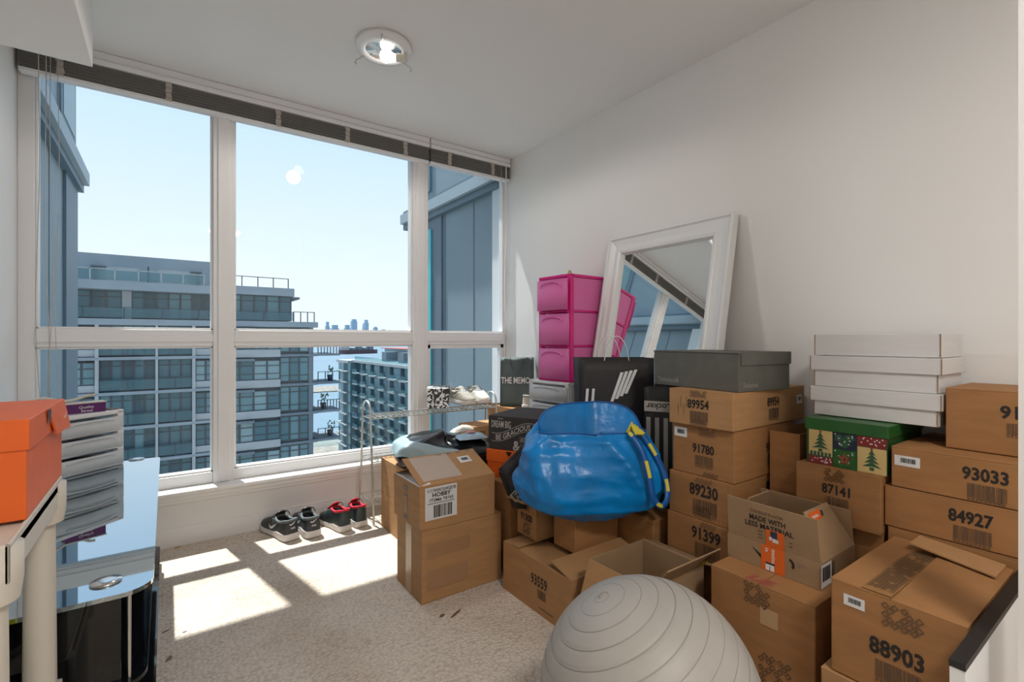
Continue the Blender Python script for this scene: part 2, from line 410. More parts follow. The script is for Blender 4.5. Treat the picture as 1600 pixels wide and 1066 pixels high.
# ------------------------------------------------------------------ blinds
def blind(label, xa, xb, tapes, cords):
    r = thing('window_blind', label, 'blind', ((xa + xb) / 2, 3.065, 2.27), 0); ox = (xa + xb) / 2
    B(xa - ox, xb - ox, -.035, .03, .105, .17 - .001, b=.003).build('head_rail', 'frame_white', r)
    B(xa - ox, xb - ox, -.04, -.034, .128, .134).build('valance_ridge', 'chrome', r)
    mb = MB(); n = 14
    for i in range(n):
        z = .022 + i * .006; mb.box(xa - ox + .003, xb - ox - .003, -.026 + random.uniform(-.003, .003), .024, z, z + .0028)
    o = mb.build('slats', 'slat', r); o['kind'] = 'stuff'
    B(xa - ox, xb - ox, -.026, .026, .0, .018, b=.004).build('bottom_rail', 'frame_white', r)
    for tx in tapes:
        mb = MB()
        for k in range(7): mb.box(tx - ox - .013 + random.uniform(-.003, .003), tx - ox + .013 + random.uniform(-.003, .003), -.033 - .004 * (k % 2), -.026, .012 + k * .013, .012 + k * .013 + .012)
        mb.build('ladder_tape', 'ladder_tape', r)
    for k, (cx, zb, m_, rr) in enumerate(cords):
        pts = [(cx - ox + .012 * math.sin(i * .5 + k * 2) * (i / 12), -.045, .1 - i * (2.37 - zb) / 14) for i in range(15)]
        MB().tube(pts, rr, 5).build('pull_cord', m_, r)
    return r
blind('wide raised venetian blind with dark slats above the two large window panes', XL + .012, XM2a + .095, [-.40, .01, .52, .91, 1.29], [(-.47, .72, 'cord', .0018), (-.445, .74, 'cord', .0018), (-.43, .7, 'cord', .0014), (-.405, .8, 'cord', .0014)])
blind('short raised venetian blind with dark slats above the narrow pane at the corner', XM2a + .105, XRW - .008, [1.62, 1.98], [(2.09, 1.1, 'frame_white', .004), (2.05, 2.15, 'cord', .0015)])

# ------------------------------------------------------------------ ceiling light
def lamp(name, label, x, y, power):
    r = thing(name, label, 'ceiling light', (x, y, ZC)); Mf = Matrix.Identity(4)
    MB().lathe([(0, 0), (.125, 0), (.128, -.02), (.122, -.034), (.092, -.036), (.088, -.03), (.06, -.012), (0, -.010)], 40).build('base_plate', 'white', r)
    MB().lathe([(.087, -.029), (.06, -.0135), (.0, -.0115)], 32).build('reflector', 'chrome', r)
    d = Vector((.75, -.55, -.12)).normalized(); p0 = Vector((.055, -.02, -.05))
    MB().tube([p0, p0 + d * .045], .019, 14).build('bulb_socket', 'plastic_cream', r)
    mb = MB(); pts = [p0 - d * t for t in (0, .015, .03, .05, .065, .075, .08)]
    mb.tube(pts, [.013, .016, .024, .03, .027, .017, .004], 16); mb.build('light_bulb', mat('bulb_glow', (.9, .9, .88), .4, emit=(1, .96, .9, 6)), r)
    for a in (.25, 2.2, 4.3):
        u = Vector((math.cos(a), math.sin(a), 0)); mb = MB()
        mb.tube([u * .105 + Vector((0, 0, -.035)), u * .15 + Vector((0, 0, -.042)), u * .158 + Vector((0, 0, -.055)), u * .15 + Vector((0, 0, -.062))], .004, 8); mb.build('clip', 'steel_wire', r)
    L = bpy.data.lights.new(name, 'SPOT'); L.spot_size = math.radians(172); L.spot_blend = .25; L.energy = power; L.color = (1, .95, .88); L.shadow_soft_size = .05
    lo = bpy.data.objects.new('light_source', L); C.objects.link(lo); lo.location = (x - .02, y + .01, ZC - .11)
    return r
LAMP_MAIN, FILL_BACK = 15, 31
lamp('ceiling_lamp', 'round white ceiling fixture with a bare bulb and no shade', .827, 2.197, LAMP_MAIN)
# fill light added on the unseen ceiling behind the camera to brighten the room
pl = thing('fill_panel', 'added square fill light on the ceiling behind the camera', 'ceiling light', (.59, -.75, ZC))
B(-.19, .19, -.19, .19, -.03, -.001, b=.004).build('frame', 'white', pl)
B(-.17, .17, -.17, .17, -.034, -.03).build('fill_diffuser', mat('fill_diffuser', (.9, .9, .9), .5, emit=(1, .97, .92, 2.0)), pl)
L = bpy.data.lights.new('fill_panel_source', 'AREA'); L.energy = FILL_BACK; L.size = .34; L.color = (1, .96, .90)
lo = bpy.data.objects.new('fill_panel_source', L); C.objects.link(lo); lo.location = (.59, -.75, ZC - .04)

# ------------------------------------------------------------------ outside: the building's own side wings
def wing(name, xs, sgn):
    r = sroot(name); ye = 5.2 if sgn < 0 else 4.98
    xa, xb = (xs, xs + .35) if sgn > 0 else (xs - .35, xs)
    B(xa, xb, 3.18, ye, -6, 6).build('wall_panel', 'wing_panel', r)
    xi = xs - .02 * sgn
    lo_, hi_ = min(xi, xs), max(xi, xs)
    B(lo_, hi_, 4.65 if sgn < 0 else 4.2, ye, -6, 2.26).build('return_panel', 'wing_dark', r)
    for z0, z1, o in ((2.26, 2.32, .05), (2.32, 2.42, .085), (2.42, 2.46, .05)):
        B(min(xs - o * sgn, xs), max(xs - o * sgn, xs), 3.18, ye + .07, z0, z1).build('ledge', 'wing_trim' if o > .06 else 'wing_dark', r)
    B(lo_, hi_, 4.45, ye - .1, 2.55, 4.6).build('window_frame', 'wing_dark', r)
    xg = xi - .004 * sgn
    B(min(xg, xi), max(xg, xi), 4.52, ye - .17, 2.62, 4.5).build('pane', 'far_glass_d', r)
    for yj in (3.62, 4.15): B(min(xs - .004 * sgn, xs), max(xs - .004 * sgn, xs), yj, yj + .012, -6, 2.26).build('panel_joint', 'wing_dark', r)
    return r
wing('wall_exterior_left', -.60, -1)
wr = wing('wall_exterior_right', 2.17, 1)
B(2.135, 2.15, 4.40, 4.60, -4, 2.16).build('glass_strip', 'teal_glass', wr)

# ------------------------------------------------------------------ outside: apartment block across the street
YF_ = 51.0
def fX(px): return onY(px, 530, YF_).x
bl = thing('apartment_building', 'grey concrete apartment block with teal windows and stepped roof terraces', 'building', (fX(250), YF_, -38))
BO = Vector(bl.location)
def bb_(name, x0, x1, y0, y1, z0, z1, m, parent=None, b=0): 
    return B(x0 - BO.x, x1 - BO.x, y0 - BO.y, y1 - BO.y, z0 - BO.z, z1 - BO.z, b=b).build(name, m, parent or bl)
GL = ['far_glass_a', 'far_glass_b', 'far_glass_c', 'far_glass_d']
rg = random.Random(3)
def fwin(x0, x1, z0, z1, y=None, n=1, trans=True, low=True, pal=(0, 0, 1, 2)):
    y = YF_ if y is None else y; wd = (x1 - x0) / n
    for i in range(n):
        a, b = x0 + i * wd, x0 + (i + 1) * wd; t = .07; mb = MB(); ox, oy, oz = BO
        def q(xa, xb, za, zb): mb.box(xa - ox, xb - ox, y - .08 - oy, y + .04 - oy, za - oz, zb - oz)
        q(a, a + t, z0, z1); q(b - t, b, z0, z1); q(a + t, b - t, z0, z0 + t); q(a + t, b - t, z1 - t, z1)
        if trans: q(a + t, b - t, z1 - .55, z1 - .48)
        if low: q(a + t, b - t, z0 + .55, z0 + .61)
        f = mb.build('window', 'far_frame', bl)
        bb_('pane', a + t, b - t, y - .02, y + .02, z0 + t, z1 - t, GL[rg.choice(pal)], f)
def frail(x0, x1, y, z, h=1.0, glass=True, m='far_frame', posts=1.4):
    mb = MB(); ox, oy, oz = BO; n = max(1, int(round((x1 - x0) / posts)))
    mb.box(x0 - ox, x1 - ox, y - .04 - oy, y + .04 - oy, z + h - .06 - oz, z + h - oz)
    for i in range(n + 1):
        xx = x0 + (x1 - x0) * i / n; mb.box(xx - .04 - ox, xx + .04 - ox, y - .04 - oy, y + .04 - oy, z - oz, z + h - oz)
    r_ = mb.build('railing', m, bl)
    if glass: bb_('glass_panel', x0, x1, y - .015, y + .015, z + .1, z + h - .1, 'rail_glass', r_)
    return r_
x_l, x_a0, x_a1, x_c0, x_c1, x_d0, x_d1, x_e, x_f, x_r = fX(60), fX(149), fX(155), fX(243), fX(247), fX(300), fX(305), fX(352), fX(437), fX(495)
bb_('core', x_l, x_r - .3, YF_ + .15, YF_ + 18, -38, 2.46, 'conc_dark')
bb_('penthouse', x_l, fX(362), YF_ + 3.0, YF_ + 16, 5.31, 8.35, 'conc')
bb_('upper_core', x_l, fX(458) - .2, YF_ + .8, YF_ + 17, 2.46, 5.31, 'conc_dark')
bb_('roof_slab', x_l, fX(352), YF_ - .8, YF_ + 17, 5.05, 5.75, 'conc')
bb_('roof_slab', fX(352), fX(459), YF_ - .3, YF_ + 17, 5.2, 5.95, 'conc')
bb_('canopy', fX(459), fX(472), YF_ + 1, YF_ + 6, 5.05, 5.25, 'conc_dark')
bb_('canopy', fX(497), fX(522), YF_ + 1, YF_ + 6, 1.55, 1.75, 'conc_dark')
# penthouse panels, doors
for a, b in ((160, 215), (247, 297)): bb_('wall_panel', fX(a), fX(b), YF_ + 2.95, YF_ + 3.0, 5.8, 7.3, 'conc_light')
for a, b in ((137, 146), (308, 316)): bb_('terrace_door', fX(a), fX(b), YF_ + 2.93, YF_ + 3.0, 5.5, 7.2, 'conc_dark')
for a, b in ((135, 160), (300, 318)): bb_('door_canopy', fX(a), fX(b), YF_ + 2.2, YF_ + 3.0, 7.2, 7.3, 'conc_dark')
bb_('vent_pipe', fX(230), fX(230) + .12, YF_ + .4, YF_ + .52, 5.75, 7.2, 'far_frame')
frail(x_l, fX(318), YF_ - .6, 5.75, .95, True, 'conc_light', 1.6)
frail(fX(352), fX(450), YF_ - .1, 5.95, .95, False, 'far_frame', 1.2)
frail(fX(459), fX(491), YF_, 2.75, 1.0, False, 'far_frame', .7)
# top storey
fwin(x_l, fX(190), 2.75, 5.05, YF_ + .6, 5, pal=(0, 1, 0, 2)); bb_('wall_panel', fX(190), fX(205), YF_ + .5, YF_ + .8, 2.6, 5.05, 'conc_light')
fwin(fX(205), fX(352), 2.75, 5.05, YF_ + .6, 8, pal=(0, 1, 0, 2)); fwin(fX(356), fX(457), 2.8, 5.2, YF_ + .5, 5, pal=(0, 0, 1))
frail(x_l, fX(457), YF_ - .4, 2.72, .95, True, 'far_frame', 2.4)
for k in range(9):
    zf = 2.46 - 2.85 * k           # slab top
    zc = zf - .25
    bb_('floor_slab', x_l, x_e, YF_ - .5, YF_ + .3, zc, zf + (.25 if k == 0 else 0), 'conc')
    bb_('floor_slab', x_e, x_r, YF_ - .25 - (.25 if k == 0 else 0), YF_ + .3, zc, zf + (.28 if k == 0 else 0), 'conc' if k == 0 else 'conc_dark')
    z0, z1 = zf - 2.85 + .05, zc   # storey under the slab
    # left bays
    for a, b, nn in ((x_l, x_a0, 4), (x_d1, x_e, 3)):
        bb_('spandrel_panel', a, b, YF_ - .3, YF_ + .1, z0, z0 + .55, 'conc_light'); fwin(a, b, z0 + .55, z1 - .15, YF_ - .15, nn, pal=(0, 1, 1, 3))
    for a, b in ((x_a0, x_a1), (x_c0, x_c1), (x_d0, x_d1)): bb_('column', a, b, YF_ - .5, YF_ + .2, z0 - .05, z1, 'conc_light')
    fwin(x_a1, x_c0, z0, z1, YF_ + .05, 5, low=False, pal=(2, 2, 0, 1)); fwin(x_c1, x_d0, z0, z1, YF_ + .05, 3, low=False, pal=(2, 0, 0, 1))
    frail(x_a1, x_c0, YF_ - .45, z0, 1.0, True, 'far_frame', 1.6); frail(x_c1, x_d0, YF_ - .45, z0, 1.0, True, 'far_frame', 1.6)
    # right bays
    bb_('spandrel_panel', x_e, x_f, YF_ - .42, YF_ + .1, z0 - .28, z0 + .42, 'conc_light')
    fwin(x_e, x_f, z0 + .42, z1 - .28, YF_ - .2, 4, pal=(0, 1, 1, 3)); fwin(x_f, x_r - .8, z0 + .15, z1 - .05, YF_ - .1, 3, pal=(1, 1, 0, 3))
    bb_('sunshade', x_e - .2, fX(396), YF_ - .8, YF_ - .2, z1 - .32, z1 - .12, 'conc_dark')
    bb_('column', x_r - .8, x_r - .45, YF_ - .15, YF_ + .2, z0 - .05, z1, 'conc_dark')
    if k < 8:                      # corner balcony
        s_ = bb_('balcony_slab', x_r, fX(531), YF_ - .2, YF_ + 4, zf - 2.85 - .22, zf - 2.85, 'conc_dark')
        frail(x_r + .1, fX(530), YF_ - .1, zf - 2.85, 1.05, False, 'far_frame', .32 if k % 2 == 0 else .8)
        if k in (1, 2, 3):
            mb = MB(); ox, oy, oz = BO; xx = fX(521 if k != 2 else 510)
            mb.lathe([(0, 0), (.25, 0), (.32, .6), (.28, .62), (0, .6)], 10, Matrix.Translation((xx - ox, YF_ + 1.2 - oy, zf - 2.85 - oz)))
            mb.build('planter', 'far_frame', bl)
            mb = MB()
            for i in range(18):
                c = Vector((xx - ox + rg.uniform(-.35, .35), YF_ + 1.2 - oy + rg.uniform(-.3, .3), zf - 2.85 - oz + rg.uniform(.65, 1.4)))
                mb.add([c, c + Vector((.2, .05, .1)), c + Vector((.08, 0, .28))], [(0, 1, 2)])
            mb.build('shrub', mat('shrub', (.05, .10, .06), .8), bl)

# ------------------------------------------------------------------ outside: second block further off
XB2, ZR2 = 42.0, -4.6
tb = thing('balcony_tower', 'lower blue-grey apartment block with rows of white-edged balconies near the water', 'building', (XB2, 120, -38)); BO2 = Vector(tb.location)
def b2(name, x0, x1, y0, y1, z0, z1, m, parent=None): return B(x0 - BO2.x, x1 - BO2.x, y0 - BO2.y, y1 - BO2.y, z0 - BO2.z, z1 - BO2.z).build(name, m, parent or tb)
yb0, yb1 = 88.0, onX(556, 560, XB2).y
b2('facade', XB2, XB2 + 22, yb0, yb1, -38, ZR2 - .3, 'far_glass_c')
b2('roof', XB2 - .8, XB2 + 22, yb0, yb1 + 1, ZR2 - .6, ZR2, 'conc_light')
b2('roof_rail', XB2 - .3, XB2 - .2, yb0, yb1, ZR2, ZR2 + 1.0, 'rail_glass')
b2('side_facade', XB2 - 1.5, XB2 + 18, yb1, yb1 + 11, -38, ZR2 - .9, 'far_glass_b')
b2('side_roof', XB2 - 2, XB2 + 18.5, yb1 + .5, yb1 + 11.5, ZR2 - .9, ZR2 - .2, 'conc_light')
b2('upper_block', XB2 + 7, XB2 + 18, yb0, yb1 - 3, ZR2, ZR2 + 3.1, 'far_glass_b')
b2('upper_roof', XB2 + 6.2, XB2 + 18.6, yb0, yb1 - 2.2, ZR2 + 3.1, ZR2 + 3.28, 'red_trim')
for yy in (yb0 + 8, yb0 + 19, yb0 + 30): b2('roof_hut', XB2 + 3, XB2 + 6, yy, yy + 3, ZR2, ZR2 + 2.4, 'conc_dark')
nb = 7
for k in range(11):
    z = ZR2 - .6 - 2.9 * (k + 1)
    b2('floor_band', XB2 - .12, XB2, yb0, yb1, z - .1, z + .25, 'conc_dark')
    b2('side_balcony', XB2 - 2.6, XB2 - 1.5, yb1 + .5, yb1 + 9, z + .2, z + .5, 'conc_light')
    for i in range(nb):
        y0 = yb0 + (i + .15) * (yb1 - yb0) / nb; y1 = y0 + (yb1 - yb0) / nb * .62
        s_ = b2('balcony', XB2 - 1.5, XB2, y0, y1, z, z + .28, 'conc_light')
        b2('balcony_rail', XB2 - 1.5, XB2 - 1.42, y0, y1, z + .3, z + 1.25, 'rail_glass', s_)
        b2('window_bay', XB2 - .06, XB2, y0 + .4, y1 - .4, z + .3, z + 2.5, GL[rg.choice((0, 1, 2, 0))])
for i in range(nb + 1):
    yy = yb0 + i * (yb1 - yb0) / nb; b2('pier', XB2 - .5, XB2, yy - .35, yy + .35, -38, ZR2 - .6, 'wing_dark')
b2('corner_pier', XB2 - 2.2, XB2 - 1.5, yb1 + 4, yb1 + 4.8, -38, ZR2 - .9, 'conc')

# ------------------------------------------------------------------ outside: ground, sea, skyline
struct('ground', B(-300, 700, 30, 210, -38.4, -38), 'ground_far')
struct('sea', B(-6000, 9000, 200, 9000, -39, -38.5), 'sea')
def shore(px, py, wx, wy):
    c = GZ(px, py, -38); rows = []
    for i in range(9):
        rows.append([])
        for j in range(9):
            u, v = (i / 8 - .5) * 2, (j / 8 - .5) * 2; k = 1 + .25 * noise.noise((u * 2 + px, v * 2, 0))
            h = 1.2 * (1 - max(abs(u), abs(v)) ** 2) * (.5 + .5 * noise.noise((i, j, px)))
            rows[-1].append(Vector((c.x + u * wx * k, c.y + v * wy * k, -38 + max(h, 0) + .05)))
    mb = MB(); mb.grid(rows, smooth=False)
    return struct('shore_rocks', mb, 'pebble')
shore(516, 607, 24, 22); shore(520, 712, 14, 16)
def ship():
    c = GZ(560, 553, -38.5); r = thing('cargo_ship', 'small dark red cargo ship out on the water', 'ship', c, .3)
    MB().prism([(-55, -8), (48, -8), (62, 0), (48, 8), (-55, 8)], 0, 11).build('hull', mat('hull', (.09, .05, .055), .7), r)
    B(-50, -32, -7, 7, 11, 30).build('bridge', 'conc_light', r)
    for i in range(4): B(-24 + i * 18, -10 + i * 18, -6, 6, 11, 16 + (i % 2) * 3).build('cargo_stack', 'conc_dark', r)
    MB().tube([(-41, 0, 30), (-41, 0, 42)], .8, 6).build('mast', 'far_frame', r)
ship()
rk = random.Random(5)
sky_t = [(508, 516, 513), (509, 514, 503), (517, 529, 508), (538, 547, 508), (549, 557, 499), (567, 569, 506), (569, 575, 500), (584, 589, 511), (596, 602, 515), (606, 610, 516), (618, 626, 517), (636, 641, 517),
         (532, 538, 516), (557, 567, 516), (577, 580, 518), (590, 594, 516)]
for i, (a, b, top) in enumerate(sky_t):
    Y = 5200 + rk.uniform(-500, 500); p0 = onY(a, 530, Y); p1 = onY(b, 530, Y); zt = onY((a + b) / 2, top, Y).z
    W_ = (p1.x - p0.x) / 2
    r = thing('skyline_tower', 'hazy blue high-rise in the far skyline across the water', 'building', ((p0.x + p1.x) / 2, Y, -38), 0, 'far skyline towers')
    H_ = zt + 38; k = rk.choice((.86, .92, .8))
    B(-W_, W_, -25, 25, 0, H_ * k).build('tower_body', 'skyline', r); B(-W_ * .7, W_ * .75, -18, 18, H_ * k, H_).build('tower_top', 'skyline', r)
MBH = MB(); 
for i in range(60):
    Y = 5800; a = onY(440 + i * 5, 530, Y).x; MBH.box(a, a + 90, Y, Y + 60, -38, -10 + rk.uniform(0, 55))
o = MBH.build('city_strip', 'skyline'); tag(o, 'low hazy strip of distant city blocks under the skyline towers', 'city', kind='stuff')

# ------------------------------------------------------------------ mirror leaning on the right wall
LEAN = .20; LK = math.sqrt(1 + LEAN * LEAN); MT = 1.637; MH = MT * LK
def mirror():
    y0, y1, th = 1.217, 1.98, .045; xb = XRW - .003 - LEAN * MT
    r = thing('wall_mirror', 'tall white-framed mirror leaning against the right wall behind the bags', 'mirror', (xb, (y0 + y1) / 2, 0)); yc = (y0 + y1) / 2
    def M(u, v, w_): # u along Y, v along the lean, w toward the room
        return Vector((v * LEAN / LK - w_ / LK, u - yc, v / LK + w_ * LEAN / LK + .001))
    prof = [(0, 0), (0, th), (.012, th + .002), (.018, th - .008), (.05, th - .016), (.075, th - .012), (.082, th - .006), (.095, th - .010), (.1, .012)]
    hw = (y1 - y0) / 2
    def railm(corners):  # corners: function s,(inset)-> (u,v)
        mb = MB(); rows = []
        for ins, w_ in prof: rows.append([M(*corners(0, ins), w_), M(*corners(1, ins), w_)])
        mb.grid(rows, smooth=False); mb.build('frame_rail', 'plastic_white', r)
    railm(lambda s, i: ((yc - hw + i, i + 0) if s == 0 else (yc - hw + i, MH - i)))
    railm(lambda s, i: ((yc + hw - i, MH - i) if s == 0 else (yc + hw - i, i)))
    railm(lambda s, i: ((yc - hw + i, MH - i) if s == 0 else (yc + hw - i, MH - i)))
    railm(lambda s, i: ((yc + hw - i, i) if s == 0 else (yc - hw + i, i)))
    a = .099
    MB().slab([M(yc + hw - a, a, .014), M(yc - hw + a, a, .014), M(yc - hw + a, MH - a, .014), M(yc + hw - a, MH - a, .014)], .004).build('mirror_glass', 'mirror', r)
    MB().slab([M(yc + hw - .002, .002, .008), M(yc - hw + .002, .002, .008), M(yc - hw + .002, MH - .002, .008), M(yc + hw - .002, MH - .002, .008)], .007).build('backing_board', 'card_grey', r)
mirror()

# ------------------------------------------------------------------ cartons on the right
def number(bx, fk, s_, a, b, h, bar=True, bw=None, **k):
    f = bx.face(fk); t_ = f.text(bx.root, s_, a, b, h, width=h * .5 * len(s_), bold=.03, **k)
    if bar: f.barcode(bx.root, a + h * .1, b - h * 1.25, bw or h * 2.1, h * 1.05, 'ink_grey' if bar == 2 else 'ink_soft', digits=True)
    return f
G_ST = 'numbered cartons in the tall stack by the mirror'
s5 = CBox('cardboard_box', 'plain carton at the foot of the tall carton stack, under number 91399', 1.60, 2.05, .93, 1.19, 0, .247)
s1 = CBox('cardboard_box', 'carton printed 91399, second from the floor in the tall stack by the mirror', 1.585, 2.03, .93, 1.19, .249, .404)
number(s1, '-x', '91399', .035, .03, .046); s1.face('-x').diamonds(s1.root, .04, .065, .06, .02)
s2 = CBox('cardboard_box', 'carton printed 89230 half hidden behind the raised flap of the opened parcel', 1.59, 2.045, .93, 1.185, .405, .561)
number(s2, '-x', '89230', .02, .03, .046); f = s2.face('-x'); f.diamonds(s2.root, .015, .064, .07, .02, .012); f.diamonds(s2.root, .015, -.048, .075, .04, .012)
f = number(s2, '-y', '89230', .06, .03, .047); f.sticker(s2.root, .185, .05, .05, .035)
s3 = CBox('cardboard_box', 'carton printed 91780 with a white barcode sticker beside the blue bag', 1.60, 2.03, .925, 1.175, .562, .744)
f = number(s3, '-x', '91780', .005, .01, .035); f.sticker(s3.root, -.09, .06, .055, .035); f.diamonds(s3.root, .02, .072, .07, .03); f.diamonds(s3.root, .03, -.08, .06, .015)
number(s3, '-y', '91780', .04, .01, .036)
s4 = CBox('cardboard_box', 'carton printed 89954 under the grey shoe box', 1.583, 2.105, .92, 1.18, .746, .878, m='card_light')
f = number(s4, '-x', '89954', -.005, .015, .035); f.diamonds(s4.root, -.005, .052, .07, .024); f.diamonds(s4.root, -.005, -.053, .07, .02)
f.rects(s4.root, [(-.09 + i * .012, -.03 + (i % 2) * .03, -.088 + i * .012, .01 + (i % 2) * .03) for i in range(4)], 'ink_soft', 'pen_scribble')
f = number(s4, '-y', '89954', .01, .02, .035); f.sticker(s4.root, .215, .015, .045, .035)
# grey shoe box
tb_ = CBox('shoe_box', 'dark grey shoe box with a folded lid on top of carton 89954', 0, .30, 0, .395, .879, 1.015, rot=math.radians(-6), m='timber_box', top='plain', centre=(1.795, 1.105), bev=.002)
W, D, H = tb_.w / 2, tb_.d / 2, tb_.h
mb = MB(); mb.box(-W - .002, W + .004, -D - .002, D + .002, H, H + .004); mb.box(-W + .01, W + .004, -D - .004, -D - .001, H - .042, H + .004); mb.box(W + .001, W + .004, -D, D, H - .04, H); mb.build('lid', 'timber_box', tb_.root)
tb_.face('-x').text(tb_.root, 'Timberland', -.13, -.045, .02, 'timber_ink', 'printed_name', width=.09, bold=.02)
tb_.face('-x').poly(tb_.root, [[(-.075 + .008 * math.cos(t), -.045 + .009 * math.sin(t)) for t in (0, 1, 2, 3, 4, 5)]], 'timber_ink', 'tree_emblem')
tb_.face('-y').text(tb_.root, 'Timberland', -.085, -.045, .018, 'timber_ink', 'printed_name', width=.085, bold=.02)

k0 = CBox('cardboard_box', 'narrow dark open carton standing upright between the tall stack and the Christmas box', 1.815, 2.12, .808, .912, 0, .73, top='open')
h0 = CBox('cardboard_box', 'plain carton wedged behind the opened parcel, below the carton with the Christmas box', 1.765, 2.10, .548, .80, 0, .477)
h1 = CBox('cardboard_box', 'carton printed 87141 under the Christmas gift box', 1.735, 2.09, .545, .785, .478, .652)
f = number(h1, '-x', '87141', .0, .02, .032); f.diamonds(h1.root, -.005, .065, .06, .04, .012)
f.rects(h1.root, [(-.03, .04, .03, .087)], 'tape_clear', 'tape_strip')
j0 = CBox('cardboard_box', 'plain carton under carton 84927', 1.757, 2.13, .15, .535, 0, .508)
j1 = CBox('cardboard_box', 'long flat carton printed 84927 just above the torn-lid carton', 1.755, 2.13, .13, .542, .51, .629)
number(j1, '-x', '84927', -.015, .016, .036)
j2 = CBox('cardboard_box', 'carton printed 93033 with a white sticker below the upturned carton', 1.757, 2.13, .12, .526, .631, .749)
f = number(j2, '-x', '93033', .0, .016, .036); f.sticker(j2.root, -.165, .02, .06, .03); f.rects(j2.root, [(-.01, -.050, .035, -.048)], 'ink_soft', 'fine_print')
j3 = CBox('cardboard_box', 'carton beginning 91 on top of carton 93033', 1.85, 2.13, .06, .424, .751, .925)
number(j3, '-x', '91', -.050, .03, .036, bar=False); 
j3.face('-x').barcode(j3.root, -.02, -.015, .07, .032, 'ink_soft', digits=True)
i0 = CBox('cardboard_box', 'plain low carton under carton 88903', 1.31, 1.74, .275, .535, 0, .262, m='card_light')
i1 = CBox('cardboard_box', 'large carton printed 88903 with a torn taped lid', 1.317, 1.745, .267, .515, .264, .482, top='plain')
f = number(i1, '-x', '88903', .005, -.004, .040); f.sticker(i1.root, -.075, .075, .043, .026); f.diamonds(i1.root, .012, .075, .07, .05, .013); f.diamonds(i1.root, .02, -.095, .075, .022, .013)
W, D, H = i1.w / 2, i1.d / 2, i1.h
B(-W, W, .006, D, H, H + .005).build('flap', 'card', i1.root); 
MB().slab([(-W, -D, H + .001), (W, -D, H + .001), (W, .004, H + .014), (-W, .004, H + .003)], .004).build('flap', 'card', i1.root)
MB().slab([(W * .45, -D * .9, H + .012), (W * .95, -D * .9, H + .012), (W * .95, D * .5, H + .03), (W * .55, D * .5, H + .03)], .004).build('torn_flap', 'card_light', i1.root)
ft = Face((0, 0, H + .006), (1, 0, 0), (0, 1, 0)); ft.rects(i1.root, [(-W + .002, .004, W * .72, .062)], 'tape_clear', 'tape_strip'); ft.diamonds(i1.root, -.03, .033, W * 1.5, .05, .009, lift=.001)
B(1.15, 1.745, .237, .258, 0, .478).build('laminate_board', 'white'); o = bpy.data.objects['laminate_board']
tag(o, 'white laminate board with black edge standing on edge beside carton 88903', 'board'); B(1.149, 1.746, .236, .259, .478, .49).build('edge_band', 'black', o)

# Christmas box
xb_ = CBox('gift_box', 'Christmas gift box with green lid, trees and stars under the white boxes', 1.765, 2.08, .538, .765, .653, .785, m=mat('xmas_green', (.025, .085, .02), .5), top='plain', bev=.002)
W, D, H = xb_.w / 2, xb_.d / 2, xb_.h; mat('xmas_lid', (.02, .11, .02), .4, noise_amt=.1); mat('xmas_cream', (.62, .46, .19), .6); mat('xmas_red', (.22, .02, .02), .6); mat('xmas_navy', (.012, .02, .05), .6); mat('xmas_tree', (.03, .10, .05), .6)
mb = MB(); mb.box(-W - .004, W + .004, -D - .004, D + .004, H - .02, H + .018, b=.002); mb.build('lid', 'xmas_lid', xb_.root)
def tree(f, par, a, b, h, m='xmas_tree'):
    pol = [[(a - .006, b - h * .5), (a + .006, b - h * .5), (a + .006, b - h * .35), (a - .006, b - h * .35)]]
    for i in range(4):
        w_ = h * (.40 - .085 * i); y_ = b - h * .36 + i * h * .19; pol.append([(a - w_, y_), (a, y_ + .05 * h), (a + w_, y_), (a, y_ + h * .26)])
    f.poly(par, pol, m, 'printed_tree', .0006); star(f, par, a, b + h * .5, h * .09, 'xmas_red')
def star(f, par, a, b, r_, m): f.poly(par, [[(a + (r_ if i % 2 == 0 else r_ * .42) * math.sin(i * PI / 5), b + (r_ if i % 2 == 0 else r_ * .42) * math.cos(i * PI / 5)) for i in range(10)]], m, 'printed_star', .0008)
f = xb_.face('-x'); h2 = H / 2; d3 = .227 / 3
def xdots(par, a0, b0, a1, b1, n, m='white'):
    rn = random.Random(int(a0 * 1000) + n); f.rects(par, [(x, y, x + .0035, y + .0035) for x, y in [(rn.uniform(a0 + .004, a1 - .006), rn.uniform(b0 + .003, b1 - .006)) for _ in range(n)]], m, 'printed_dots', .0008)
e0, e1, e2, e3 = -.105, -.034, .036, .112
pan = [(e0, -h2 + .028, e1, h2 - .02, 'xmas_cream'), (e0, -h2, e1, -h2 + .026, 'xmas_red'), (e1 + .002, -.006, e2 - .002, h2 - .02, 'xmas_navy'), (e1 + .002, -h2, e2 - .002, -.008, 'xmas_lid'), (e2, h2 - .052, e3, h2 - .02, 'xmas_red'), (e2, -h2, e3, h2 - .054, 'xmas_cream')]
for a0, b0, a1_, b1, m_ in pan:
    pp = f.rects(xb_.root, [(a0, b0, a1_, b1)], m_, 'printed_panel')
    if m_ != 'xmas_cream': xdots(pp, a0, b0, a1_, b1, 14)
tree(f, xb_.root, (e0 + e1) / 2, .008, .066); tree(f, xb_.root, (e2 + e3) / 2, -.024, .066)
star(f, xb_.root, (e1 + e2) / 2, -.037, .024, mat('xmas_brown', (.25, .07, .03), .6))
f.poly(xb_.root, [[(x0 + .014 * math.cos(t) * (1 + .4 * math.cos(5 * t)), .022 + dy + .012 * math.sin(t)) for t in [i * PI / 6 for i in range(12)]] for x0, dy in ((-.014, .006), (.014, .008), (0, -.012))], 'xmas_tree', 'printed_holly', .0006)
